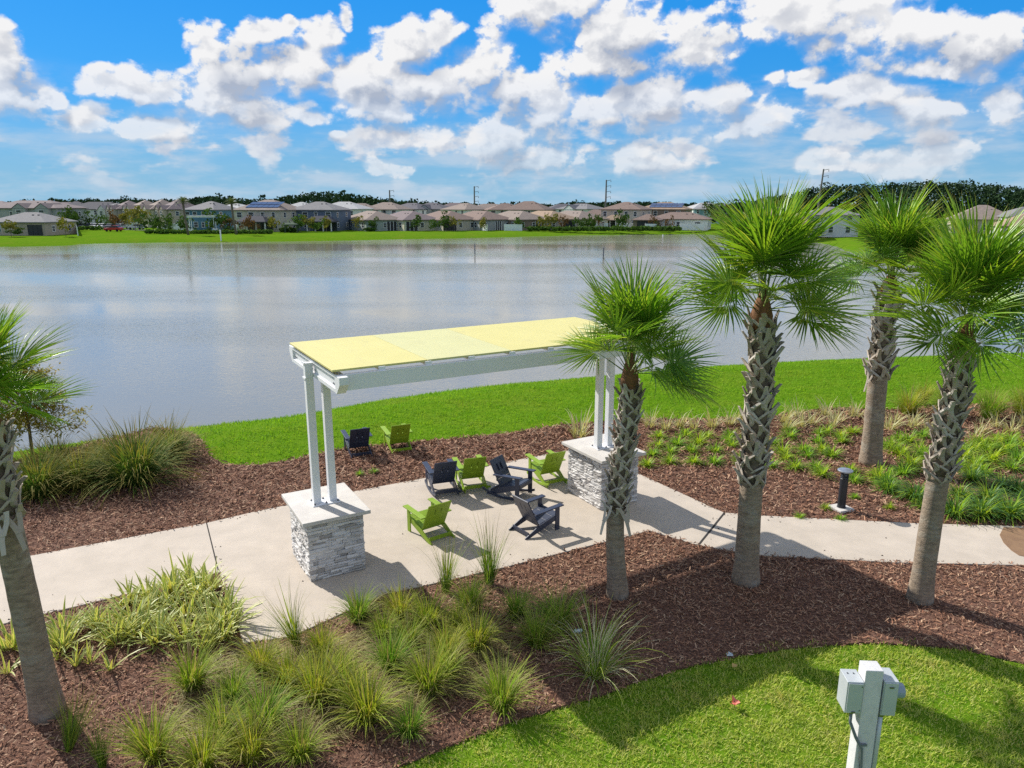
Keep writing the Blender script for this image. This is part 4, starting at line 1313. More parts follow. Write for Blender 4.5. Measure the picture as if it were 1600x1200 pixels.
def sapling():
    x, y = G(50, 706)
    t = thing('cypress_sapling', 'young cypress with feathery orange and green leaves at the left lake edge', 'tree', (x, y, 0))
    P, Q = MB(), []
    P.tube([(0, 0, -.1), (0.03, 0, .8), (-.02, .02, 1.7), (0.02, 0, 2.9)], (.05, .042, .03, .012), 7)
    rr = np.random.default_rng(5)
    for k in range(34):
        z0 = 0.6 + 2.0 * k / 34
        a = k * 2.4; L = (1.55 - 0.5 * (z0 - .6)) * rr.uniform(0.75, 1.15)
        tip = Vector((math.cos(a) * L, math.sin(a) * L, z0 + 0.35 * rr.uniform(.1, 1)))
        P.tube([(0, 0, z0), Vector((math.cos(a) * L * .5, math.sin(a) * L * .5, z0 + .14)), tip], (.012, .009, .004), 4)
        for s in np.linspace(0.25, 1.0, 13):
            c = Vector((0, 0, z0)).lerp(tip, s)
            for j in range(20): Q.append((c.x + rr.normal(0, .12), c.y + rr.normal(0, .12), c.z + rr.normal(-.02, .10)))
    P.build('trunk', M_twig, t, smooth=True)
    q = np.array(Q); n = len(q)
    V, F, al, ac = blades(q, rr.uniform(0, 6.28, n), rr.uniform(.8, 2.2, n), rr.uniform(0, .5, n), rr.uniform(.09, .20, n), rr.uniform(.03, .06, n), S=2)
    link('crown', np_mesh('crown', V, F, M_cyp), t)


sapling()

# ------------------------------------------------------------------ lamp bollard, meter post, litter
M_black = mat('black_coat', (0.022, 0.025, 0.032), None, 8, 0.45)
M_alu = mat('brushed_cap', (0.42, 0.45, 0.50), (0.34, 0.37, 0.42), 12, 0.35, metallic=0.7)
M_lens = mat('clear_lens', (0.62, 0.64, 0.64), None, 5, 0.15)
bx0, by0 = G(1314, 796)
t = thing('lamp_bollard', 'short black lamp bollard with a round silver cap on a concrete pad', 'lamp', (bx0, by0, 0), R(20))
MB().box((0, 0, 0.03), (0.42, 0.42, 0.07)).build('pad', M_cap, t, bevel=0.008)
MB().lathe([(0.105, 0.065), (0.105, 0.075), (0.095, 0.08), (0.095, 0.80), (0.085, 0.81)], 20).build('post', M_black, t)
MB().lathe([(0.055, 0.81), (0.055, 0.99)], 16).build('lens', M_lens, t, smooth=True)
lv = MB()
for z in (0.845, 0.885, 0.925): lv.lathe([(0.058, z), (0.088, z - 0.012), (0.088, z - 0.006), (0.058, z + 0.008)], 20)
lv.build('louver', M_black, t)
for k in range(4):
    a = k * math.pi / 2 + .4
    MB().box((math.cos(a) * .085, math.sin(a) * .085, 0.90), (0.014, 0.014, 0.19)).build('strut', M_black, t)
MB().lathe([(0.05, 0.985), (0.165, 0.985), (0.175, 0.992), (0.175, 1.012), (0.16, 1.022), (0.02, 1.038)], 28).build('cap', M_alu, t)

def scuffs(q, col, vec):
    n = q.noise(q.v('MULTIPLY', vec, (7, 7, 1.6)), 1.6, 5, 0.7)
    col = q.mix(q.rng(n, 0.56, 0.72, 0, 0.45), col, (0.36, 0.34, 0.30))
    n2 = q.noise(vec, 34, 2, 0.5)
    return q.mix(q.rng(n2, 0.68, 0.75, 0, 0.6), col, (0.20, 0.18, 0.15))


M_post = mat('meter_post_paint', (0.62, 0.615, 0.62), (0.54, 0.535, 0.54), 5, 0.7, 0.25, 35, extra=scuffs)
M_grey = mat('meter_box_paint', (0.50, 0.53, 0.55), (0.45, 0.48, 0.50), 4, 0.45, metallic=0.2)
M_pipe = mat('conduit', (0.16, 0.18, 0.20), None, 8, 0.5)
M_glass = mat('meter_glass', (0.30, 0.36, 0.42), (0.22, 0.28, 0.34), 6, 0.12)
mx, my, mz = P3(1362, 1040, 7.66)
t = thing('meter_post', 'white square meter post with a grey box on each side, standing on the front lawn', 'post', (mx, my, 0), R(-4))
MB().box((0, 0, mz / 2 - .1), (0.205, 0.205, mz + .2)).build('post', M_post, t, bevel=0.008)
bl = MB().box((-0.205, 0.01, mz - 0.36), (0.19, 0.26, 0.42)).build('meter_box', M_grey, t, bevel=0.006)
MB().box((-0.205, -0.127, mz - 0.36), (0.165, 0.012, 0.39)).build('cover', M_grey, bl, bevel=0.003)
for dx in (-.04, .03): MB().box((-0.205 + dx, 0.05, mz - 0.146), (0.016, 0.016, 0.008)).build('screw', M_bolt, bl)
br = MB().box((0.205, 0.03, mz - 0.36), (0.17, 0.28, 0.46)).build('meter_box', M_grey, t, bevel=0.006)
MB().box((0.205, -0.116, mz - 0.36), (0.15, 0.012, 0.43)).build('cover', M_grey, br, bevel=0.003)
g_ = MB(); g_.tube([(0.29, 0.02, mz - 0.33), (0.34, 0.02, mz - 0.33), (0.40, 0.02, mz - 0.33), (0.41, 0.02, mz - 0.33)], (0.095, 0.092, 0.088, 0.07), 20)
g_.build('meter_dial', M_glass, br, smooth=False)
MB().tube([(-0.20, -0.07, mz - .57), (-0.20, -0.08, mz - .72), (-0.13, -0.125, mz - .90), (-0.05, -0.128, mz - 1.05), (-0.03, -0.128, mz - 1.3), (-0.03, -0.128, -0.05)], (.019,) * 6, 8).build('conduit', M_pipe, t, smooth=True)
MB().tube([(0.15, -0.05, mz - .58), (0.145, -0.07, mz - 1.0), (0.14, -0.07, -0.05)], (.03,) * 3, 10).build('conduit', M_grey, t, smooth=True)
for zz in (1.0, 1.42): MB().box((-0.04, -0.118, mz - zz), (0.10, 0.022, 0.024)).build('strap', M_pipe, t)
for zz in (-0.16, 0.16): MB().tube([(-0.135, -0.130, mz - 0.36 + zz), (-0.135, -0.138, mz - 0.36 + zz)], (0.008, 0.008), 8).build('screw', M_bolt, bl)
MB().box((-0.205, -0.138, mz - 0.545), (0.04, 0.012, 0.022)).build('hasp', M_bolt, bl)
MB().box((0.205, -0.126, mz - 0.20), (0.05, 0.010, 0.018)).build('hasp', M_bolt, br)
MB().tube([(-0.20, -0.07, mz - .568), (-0.20, -0.07, mz - .60)], (.028, .028), 10).build('fitting', M_bolt, bl)
MB().tube([(0.15, -0.05, mz - .588), (0.15, -0.05, mz - .63)], (.040, .040), 10).build('fitting', M_bolt, br)

M_red = mat('red_litter', (0.62, 0.14, 0.10), (0.72, 0.30, 0.22), 14, 0.6)
x, y = G(1147, 1104)
m_ = MB()
for k in range(9):
    a = k * 0.9; r = 0.04 + 0.05 * random.random()
    m_.add([(0, 0, 0.03), (math.cos(a) * r, math.sin(a) * r, 0.02 + random.random() * .07), (math.cos(a + .7) * r * 1.1, math.sin(a + .7) * r * 1.1, 0.03 + random.random() * .10), (math.cos(a + 1.2) * r * .5, math.sin(a + 1.2) * r * .5, 0.09)], [(0, 1, 2, 3)])
o = m_.build('crumpled_wrapper', M_red); o.location = (x, y, 0.0)
tag(o, 'crumpled red wrapper lying on the front lawn', 'litter')
M_can = mat('pale_can', (0.55, 0.62, 0.66), None, 20, 0.3, metallic=.4)
x, y = G(903, 990)
o = MB().tube([(-.07, 0, 0.04), (-.06, 0, 0.045), (.06, 0.02, 0.045), (.07, 0.02, .04)], (.026, .034, .034, .024), 12).build('drink_can', M_can); o.location = (x, y, 0)
tag(o, 'pale drink can lying among the shaded grasses', 'litter')
x, y = G(1140, 1025)
o = MB().add([(-.05, -.03, .02), (.05, -.04, .03), (.06, .03, .02), (0, .05, .05), (-.05, .03, .03)], [(0, 1, 2, 3, 4)]).build('paper_scrap', M_can); o.location = (x, y, 0)
tag(o, 'scrap of pale paper where the mulch meets the front lawn', 'litter')
x, y = G(1147, 1046)
o = MB().add([(-.04, -.03, .03), (.04, -.03, .05), (.05, .03, .04), (-.03, .04, .06)], [(0, 1, 2, 3)]).build('dry_leaf', mat('dry_leaf', (.5, .34, .12), None, 20, .8)); o.location = (x, y, 0.03)
tag(o, 'dry tan leaf on the front lawn near the mulch edge', 'leaf')
# ------------------------------------------------------------------ far shore: houses
WALLS = {k: mat('wall_' + k, c, None, 0.4, 0.85, spec=.2) for k, c in dict(tan=(.46, .39, .31), beige=(.56, .51, .42), cream=(.62, .58, .44), slate=(.15, .19, .25), blue=(.10, .21, .30), teal=(.20, .33, .38),
         white=(.74, .74, .72), grey=(.36, .37, .36), sage=(.34, .39, .36), brown=(.27, .21, .17), yellow=(.62, .52, .30), stone=(.42, .38, .34), pale=(.60, .60, .55)).items()}
ROOFS = {k: mat('shingles_' + k, c, tuple(x * .78 for x in c), 1.6, 0.9, spec=.15) for k, c in dict(brown=(.23, .17, .145), taupe=(.27, .22, .19), grey=(.22, .215, .22), dark=(.085, .085, .10), charcoal=(.13, .125, .14), metal=(.42, .42, .42), mauve=(.21, .17, .17), tan=(.34, .25, .18)).items()}
M_trim = mat('house_trim', (.78, .78, .76), None, 2, .6)
M_pane = mat('house_pane', (.035, .045, .06), None, 1, .15, spec=.6)
M_screen = mat('porch_screen', (.035, .038, .045), None, 1, .6)
M_solar = mat('solar_cell', (.02, .045, .12), (.03, .07, .17), 2, .2, spec=.7)


def hip_roof(b, L, D, z0, z1, o=.45, gable=False):
    l, d = L / 2 + o, D / 2 + o
    if L >= D:
        r = l if gable else max(0.05, l - d)
        V = [(-l, -d, z0), (l, -d, z0), (l, d, z0), (-l, d, z0), (-r, 0, z1), (r, 0, z1)]
        F = [(0, 1, 5, 4), (2, 3, 4, 5), (1, 2, 5), (3, 0, 4), (3, 2, 1, 0)]
    else:
        r = d if gable else max(0.05, d - l)
        V = [(-l, -d, z0), (l, -d, z0), (l, d, z0), (-l, d, z0), (0, -r, z1), (0, r, z1)]
        F = [(1, 2, 5, 4), (3, 0, 4, 5), (0, 1, 4), (2, 3, 5), (3, 2, 1, 0)]
    # eave thickness
    V2 = [(x, y, z0 - .22) for x, y, _ in V[:4]]
    k = len(V)
    b.add(V + V2, F[:-1] + [(k, k + 1, 1, 0), (k + 1, k + 2, 2, 1), (k + 2, k + 3, 3, 2), (k + 3, k, 0, 3), (k + 3, k + 2, k + 1, k)])


def window(par, cx, y, z, w_, h_, face=-1, axis='y'):
    """frame proud of the wall, dark pane inside it; face -1/+1 along the axis"""
    def bb(m, u, zc, su, sz, off, th):
        if axis == 'y': m.box((u, y + face * off, zc), (su, th, sz))
        else: m.box((y + face * off, u, zc), (th, su, sz))
    f = MB(); t_ = .11
    bb(f, cx, z + h_ / 2 + t_ / 2, w_ + 2 * t_, t_, .04, .07); bb(f, cx, z - h_ / 2 - t_ / 2, w_ + 2 * t_, t_, .04, .07)
    bb(f, cx - w_ / 2 - t_ / 2, z, t_, h_, .04, .07); bb(f, cx + w_ / 2 + t_ / 2, z, t_, h_, .04, .07)
    bb(f, cx, z, w_, .07, .035, .05)
    fr = f.build('window', M_trim, par)
    p = MB(); bb(p, cx, z, w_, h_, .012, .02)
    p.build('pane', M_pane, fr)


HG = 'houses across the lake'


def house(label, px, Y, rot, L, D, eave, ridge, wall, roof, wins=(2, 2), floors=1, gable=False, porch=None, front_gable=None, solar=False, garage=False, name='house', base=0.0):
    Y += D * .62
    X = (px - 800) / FPX * (Y * cp + CAM_H * sp)
    t = thing(name, label, 'house', (X, Y, base), R(rot), HG)
    wl = MB().box((0, 0, eave / 2 - .1), (L, D, eave + .2)).build('wall', WALLS[wall], t)
    b = MB(); hip_roof(b, L, D, eave + .1, ridge, gable=gable)
    rf = b.build('roof', ROOFS[roof], t)
    for k in range(2):
        v_ = MB(); v_.box((L * (.12 + .1 * k), -D * .16, eave + .1 + (ridge - eave) * .62), (.35, .35, .5)); v_.build('roof_vent', M_screen, rf)
    for fl in range(floors):
        z = 1.5 + fl * 2.85
        for k in range(wins[0]):
            cx = -L / 2 + L * (k + .5) / wins[0] + random.uniform(-.3, .3)
            if porch and fl == 0 and porch[0] - porch[1] / 2 - .5 < cx < porch[0] + porch[1] / 2 + .5: continue
            window(t, cx, -D / 2, z, random.choice((.9, 1.0, 1.5)), 1.35)
        for sg in (-1, 1):
            for k in range(wins[1]): window(t, -D / 2 + D * (k + .5) / wins[1], sg * L / 2, z, .9, 1.2, sg, 'x')
    if gable:
        g = MB()
        if L >= D:
            for sg in (-1, 1): g.prism([(-D / 2, 0), (D / 2, 0), (0, (ridge - eave) * .93)], -.05, .05, M=Matrix(((0, 0, 1, sg * (L / 2 - .06)), (1, 0, 0, 0), (0, 1, 0, eave), (0, 0, 0, 1))))
        g.build('gable_wall', WALLS[wall], t)
    if porch:
        kind = porch[2]
        pc, pw = porch[0], porch[1]
        if kind == 'lean':                             # roofed patio built on in front
            pd = 3.6
            pr = MB(); hip_roof(pr, pw, pd, 2.65, 4.1, .3)
            o = pr.build('porch_roof', ROOFS[porch[3]], t); o.location = (pc, -D / 2 - pd / 2, 0)
            for k in range(4):
                po = MB().box((pc - pw / 2 + .2 + k * (pw - .4) / 3, -D / 2 - pd + .2, 1.22), (.28, .28, 2.42)); po.build('porch_post', M_trim, t)
            MB().box((pc, -D / 2 - .03, 1.2), (pw - .4, .05, 2.3)).build('sliding_door', M_pane, t)
        elif kind == 'end':                            # recessed patio in the end wall
            MB().box((L / 2 + .04, pc, 1.25), (.12, pw, 2.4)).build('screen', M_screen, t)
            for k in range(4): MB().box((L / 2 + .12, pc - pw / 2 + k * pw / 3, 1.25), (.08, .16 if porch[3] == 'light' else .08, 2.45)).build('screen_post', M_trim if porch[3] == 'light' else M_screen, t)
        else:                                          # recessed, screened
            MB().box((pc, -D / 2 - .02, 1.25), (pw, .06, 2.4)).build('screen', M_screen, t)
            for k in range(4): MB().box((pc - pw / 2 + k * pw / 3, -D / 2 - .07, 1.25), (.10, .05, 2.45)).build('screen_post', M_trim if kind == 'light' else M_screen, t)
    if front_gable:
        for (gx, gw) in front_gable:
            pr = MB()
            hg = gw * .36
            pr.add([(gx - gw / 2 - .3, -D / 2 - 1.6, eave), (gx + gw / 2 + .3, -D / 2 - 1.6, eave), (gx, -D / 2 - 1.6, eave + hg), (gx - gw / 2 - .3, 0, eave), (gx + gw / 2 + .3, 0, eave), (gx, 0, eave + hg)], [(0, 2, 5, 3), (1, 4, 5, 2), (3, 4, 1, 0), (3, 5, 4)])
            pr.build('gable_roof', ROOFS[roof], t)
            MB().prism([(gx - gw / 2, -0.1 - eave), (gx + gw / 2, -0.1 - eave), (gx + gw / 2, 0), (gx, hg * .86), (gx - gw / 2, 0)], -.7, .75, M=Matrix(((1, 0, 0, 0), (0, 0, 1, -D / 2 - .8), (0, 1, 0, eave), (0, 0, 0, 1)))).build('gable_wall', WALLS[wall], t)
            window(t, gx, -D / 2 - 1.56, eave - 1.2, 1.6, 1.4)
    if solar:
        sl = (ridge - eave - .1) / (D / 2 + .45)
        ang = math.atan(sl)
        for k in range(6):
            for j in range(2):
                x_ = -L * .22 + k * 1.75; yy = -D / 2 + 1.6 + j * 1.9
                zz = eave + .1 + sl * (D / 2 + .45 + yy) + .12
                MB().box((0, 0, 0), (1.65, 1.7, .05), Matrix.Rotation(ang, 3, 'X')).build('solar_panel', M_solar, rf, loc=(x_, yy, zz))
    return t


house('tan single storey house nearest on the left, dark screened porch at its right end', 54, 177, -6, 14.6, 11, 3.0, 5.3, 'tan', 'grey', (3, 2), porch=(4.7, 3.6, 'dark'))
house('large grey two storey house behind the tan one, two small front gables', 60, 222, -8, 24, 13, 6.0, 8.3, 'grey', 'mauve', (4, 2), 2, front_gable=((1.2, 4.2), (8.6, 4.2)))
house('grey house cut by the left edge behind the tan one', -8, 235, -8, 20, 12, 6.0, 8.2, 'grey', 'mauve', (3, 2), 2)
house('mauve roofed house peeking over the gap behind the left trees', 108, 300, 20, 14, 11, 5.6, 8.0, 'white', 'mauve', (3, 2), 2)
house('dark roofed white house left of the long white row', 124, 268, 30, 13, 12, 5.4, 8.2, 'white', 'charcoal', (3, 2), 2)
house('long white townhouse row with a dark hipped roof', 160, 262, -4, 19, 11, 5.4, 8.0, 'white', 'dark', (6, 2), 2)
house('white house end with a small gable right of the long white row', 187, 258, -30, 9, 9, 5.4, 7.6, 'pale', 'grey', (2, 2), 2, front_gable=((0, 4),))
for k, (px, Y, w_, rf, wl, lab) in enumerate([(206, 252, 'stone', 'mauve', 0, 'townhouse with a mauve roof, first of the receding row'), (232, 246, 'grey', 'taupe', 0, 'grey walled townhouse, second of the receding row'),
                                             (258, 240, 'cream', 'taupe', 0, 'cream gabled townhouse, third of the receding row'), (284, 234, 'tan', 'mauve', 0, 'tan gabled townhouse just behind the far date palm')]):
    house(lab, px, Y, -50, 11, 10, 5.6, 8.4 + .15 * k, w_, rf, (3, 2), 2, front_gable=((-2, 3.6), (3, 3.6)))
house('blue two storey house with white windows behind the small white pergola', 334, 214, -24, 11.5, 10, 5.6, 8.0, 'blue', 'grey', (4, 2), 2)
house('white house half hidden right of the blue one', 372, 240, -24, 12, 10, 5.6, 7.4, 'white', 'metal', (3, 2), 2)
house('beige two storey house with dark solar panels and a dark patio roof', 424, 204, -18, 15, 12, 5.6, 8.4, 'beige', 'taupe', (4, 3), 2, porch=(0.6, 9, 'lean', 'dark'), solar=True)
house('slate blue two storey house with three white windows and a dark patio roof', 502, 208, -14, 13.5, 11, 5.6, 7.9, 'slate', 'grey', (4, 2), 2, porch=(4.2, 7.6, 'lean', 'dark'))
house('white metal roofed house behind the slate blue one', 540, 245, -14, 15, 11, 5.6, 8.0, 'white', 'metal', (3, 2), 2)
house('brown wing and white roof between the beige and the slate blue house', 474, 246, -14, 12, 11, 5.6, 7.9, 'brown', 'metal', (3, 2), 2)
one = [(582, 209, 'sage', 'taupe', (2.0, 3, 'light'), 'first brown roofed bungalow right of the slate blue house, pale grey wall'),
       (638, 210, 'cream', 'mauve', (-3.2, 3.6, 'light'), 'cream walled bungalow with a recessed porch and a pinkish roof'),
       (696, 211, 'beige', 'brown', (-3.5, 4, 'dark'), 'bungalow with a dark screened porch left of the small white fence'),
       (750, 213, 'grey', 'brown', (0.5, 2, 'light'), 'grey walled bungalow between the two short white fences'),
       (806, 214, 'brown', 'taupe', (2.0, 3, 'light'), 'bungalow with a broad pale roof behind the longer white fence'),
       (852, 217, 'stone', 'tan', (1.5, 3, 'dark'), 'bungalow with a pinkish roof just right of the longer white fence'),
       (896, 220, 'cream', 'taupe', (0, 2, 'light'), 'cream bungalow at the start of the long hedge')]
for (px, Y, w_, rf, pr, lab) in one:
    house(lab, px, Y + 2, -58, 19, 11, 2.9, 5.3, w_, rf, (4, 3), 1, porch=(pr[0], pr[1], 'end', pr[2]))
house('wide brown roofed bungalow behind the hedge, before the tall power pole', 934, 232, -10, 14, 11, 3.0, 5.6, 'tan', 'brown', (3, 2), 1)
house('two storey beige house with a brown roof and a small lower roof in front', 978, 226, -28, 12.5, 11, 5.6, 7.9, 'beige', 'brown', (4, 2), 2, porch=(-1, 6, 'lean', 'tan'))
house('grey brown two storey house with bright blue solar panels', 1038, 236, -24, 15, 11, 5.6, 7.8, 'brown', 'tan', (4, 2), 2, solar=True)
house('low brown roofed outbuilding between the two solar and beige houses', 1012, 216, -20, 7.5, 6.5, 2.7, 4.4, 'brown', 'brown', (2, 2), 1, porch=(0, 5, 'dark'))
house('long white walled bungalow behind the long white fence', 1062, 218, -20, 17, 11, 2.9, 4.9, 'white', 'brown', (3, 2), 1)
house('tan roofed house behind the stout palm crown', 1205, 168, -20, 17, 12, 3.2, 6.6, 'beige', 'tan', (3, 2), 1)
house('white and blue grey two storey house seen between two palm crowns', 1292, 172, -16, 12, 10, 4.7, 6.6, 'white', 'grey', (3, 2), 2)
house('brown roofed house behind the crown of the leaning palm', 1530, 188, -25, 14, 12, 3.4, 7.0, 'tan', 'taupe', (3, 2), 1)
house('white gabled house at the right edge behind the leaning palm', 1592, 182, -10, 10, 10, 4.2, 6.6, 'white', 'grey', (2, 2), 1, front_gable=((0, 5),))
house('brown roofed bungalow at the right edge, nearest the lake', 1612, 146, -20, 13, 10, 2.9, 5.6, 'stone', 'tan', (3, 2), 1)
back = [(566, 262, 'taupe', 'white', 'pale roofed house in the second row above the first bungalow'), (606, 268, 'taupe', 'white', 'broad taupe roof in the second row left of the short power pole'), (645, 280, 'charcoal', 'white', 'white walled house with a dark roof under the short power pole'),
        (676, 282, 'charcoal', 'grey', 'dark gabled house in the second row right of the short power pole'), (712, 300, 'mauve', 'white', 'long dark red roof low on the skyline left of the middle power pole'), (728, 262, 'taupe', 'white', 'white house in the second row below the middle power pole'),
        (765, 268, 'taupe', 'white', 'pale house in the second row right of the middle power pole'), (790, 255, 'brown', 'pale', 'brown peak in the second row above the broad pale roof'), (826, 250, 'brown', 'grey', 'tallest brown roof of the second row above the longer white fence'),
        (880, 300, 'charcoal', 'white', 'small dark roof below the distant woods'), (908, 290, 'grey', 'white', 'white gabled house beside the tall power pole'), (1100, 300, 'metal', 'white', 'white roofed house on the skyline left of the stout palm crown'),
        (1120, 286, 'grey', 'teal', 'pale blue house behind the left side of the stout palm crown')]
for (px, Y, rf, wl, lab) in back:
    house(lab, px, Y, random.choice((-35, -20, -50, 10)), random.uniform(13, 17), 11, 5.3, random.uniform(7.2, 7.9) if px not in (826,) else 8.2, wl, rf, (4, 2), 2, front_gable=((0, 5),) if px in (676, 908) else None)


def far_xy(px, Y): return ((px - 800) / FPX * (Y * cp + CAM_H * sp), Y)


# ------------------------------------------------------------------ far shore: white fences, hedges, small structures
M_vinyl = mat('white_vinyl', (.78, .79, .80), (.70, .72, .74), 1, .5)


def fence(label, pts, h=1.8):
    p0 = Vector((*far_xy(*pts[0]), 0))
    t = thing('vinyl_fence', label, 'fence', p0, group='white fences across the lake')
    for k in range(len(pts) - 1):
        a, b = Vector((*far_xy(*pts[k]), 0)) - p0, Vector((*far_xy(*pts[k + 1]), 0)) - p0
        n = max(1, round((b - a).length / 2.4))
        for i in range(n):
            q0, q1 = a.lerp(b, i / n), a.lerp(b, (i + 1) / n)
            MB().bar(q0 + Vector((0, 0, h / 2 + .03)), q1 + Vector((0, 0, h / 2 + .03)), .05, h - .06, up=(0, 0, 1)).build('panel', M_vinyl, t)
            MB().box((q0.x, q0.y, h / 2 + .05), (.14, .14, h + .1)).build('post', M_vinyl, t)


fence('white fence running back from the tan house beside the lawn', [(122, 176), (118, 250)])
fence('short white fence between two bungalows, left of the longer one', [(746, 215), (762, 206)])
fence('white fence with open panels in front of the broad pale bungalow', [(788, 209), (816, 207)])
fence('white fence behind the hedge left of the two storey beige house', [(928, 220), (950, 220)])
fence('white fence right of the two storey beige house', [(965, 220), (996, 221)])
fence('white fence in front of the low outbuilding', [(1008, 214), (1026, 212)])
fence('long white fence in front of the white walled bungalow', [(1062, 213), (1100, 214)])
fence('white fence behind the far date palm', [(268, 218), (296, 214)])
fence('white fence behind the parked cars on the left', [(192, 234), (216, 232)])

M_hedge = mat('hedge_leaf', (.05, .11, .02), (.09, .17, .03), .6, 1.0, spec=.03, trans=.2, coord='World', island=[(.04, .10, .02), (.08, .16, .03), (.12, .20, .04), (.06, .12, .02)])
M_treeA = mat('far_tree_leaf', (.045, .095, .022), (.08, .14, .03), .4, 1.0, spec=.03, trans=.15, coord='World', island=[(.035, .08, .02), (.06, .12, .025), (.09, .15, .03), (.05, .10, .022)])
M_treeB = mat('yellow_tree_leaf', (.20, .19, .04), (.15, .17, .04), .5, 1.0, spec=.03, trans=.2, island=[(.22, .20, .045), (.15, .17, .035), (.28, .24, .06), (.12, .15, .03)])
M_treeC = mat('rust_tree_leaf', (.15, .085, .04), (.11, .08, .035), .5, 1.0, spec=.03, trans=.2, island=[(.15, .085, .045), (.11, .07, .035), (.18, .12, .05)])
M_wood = mat('woods_leaf', (.030, .056, .028), (.045, .078, .034), .05, 1.0, coord='World', spec=0.0, island=[(.026, .050, .028), (.036, .064, .031), (.046, .078, .034), (.030, .056, .030)])
M_bark2 = mat('far_bark', (.16, .13, .10), None, 4, .9)


def leaf_cloud(r, lumps, n, size):
    """n leaf sized quads spread through a set of lumps (centre, radii)"""
    wts = np.array([l[3] * l[4] * l[5] for l in lumps]) ** .7
    k = r.choice(len(lumps), n, p=wts / wts.sum())
    Lm = np.array(lumps)[k]
    d = r.normal(0, 1, (n, 3)); d /= np.linalg.norm(d, axis=1)[:, None]
    c = Lm[:, :3] + d * Lm[:, 3:6] * (r.uniform(.35, 1.0, n) ** .5)[:, None]
    nrm = d + r.normal(0, .55, (n, 3)); nrm /= np.linalg.norm(nrm, axis=1)[:, None]
    a = np.cross(nrm, r.normal(0, 1, (n, 3))); a /= np.linalg.norm(a, axis=1)[:, None]
    b = np.cross(nrm, a)
    s1 = (size * r.uniform(.5, 1.25, n))[:, None]; s2 = s1 * r.uniform(.45, .9, n)[:, None]
    V = np.stack([c - a * s1, c - b * s2, c + a * s1, c + b * s2], 1).reshape(-1, 3)
    return V, np.arange(4 * n).reshape(n, 4)


def tree_parts(seed, n=260, size=.26, squat=1.0):
    r = np.random.default_rng(seed)
    lumps = [(r.normal(0, .28), r.normal(0, .28), .62 + r.normal(0, .16) * 1.2, .34 * r.uniform(.6, 1), .34 * r.uniform(.6, 1), .26 * r.uniform(.6, 1) * squat) for _ in range(8)]
    V, F = leaf_cloud(r, lumps, n, size * .32)
    V[:, 2] = np.clip(V[:, 2], .2, 1.2)
    return V, F


def tree_meshes(m, seeds, **kw):
    return [np_mesh('crown', *tree_parts(s, **kw), m) for s in seeds]


TA = tree_meshes(M_treeA, range(600, 606)); TB = tree_meshes(M_treeB, range(610, 613)); TC = tree_meshes(M_treeC, range(614, 616)); TG = tree_meshes(M_hedge, range(620, 624))
trk = MB().tube([(0, 0, -.05), (.01, 0, .3), (0, 0, .62)], (.030, .024, .010), 6).mesh('trunk', M_bark2)
GFT = 'young trees along the far shore'


def far_tree(px, py, Y, h, wd, src, label, name='young_tree'):
    x, y = far_xy(px, Y)
    t = thing(name, label, 'tree', (x, y, 0), group=GFT)
    o = link('crown', random.choice(src), t); o.scale = (wd * 1.15, wd * 1.15, h * 1.12); o.rotation_euler = (0, 0, random.uniform(0, 6.28))
    o = link('trunk', trk, t); o.scale = (h * .7, h * .7, h)


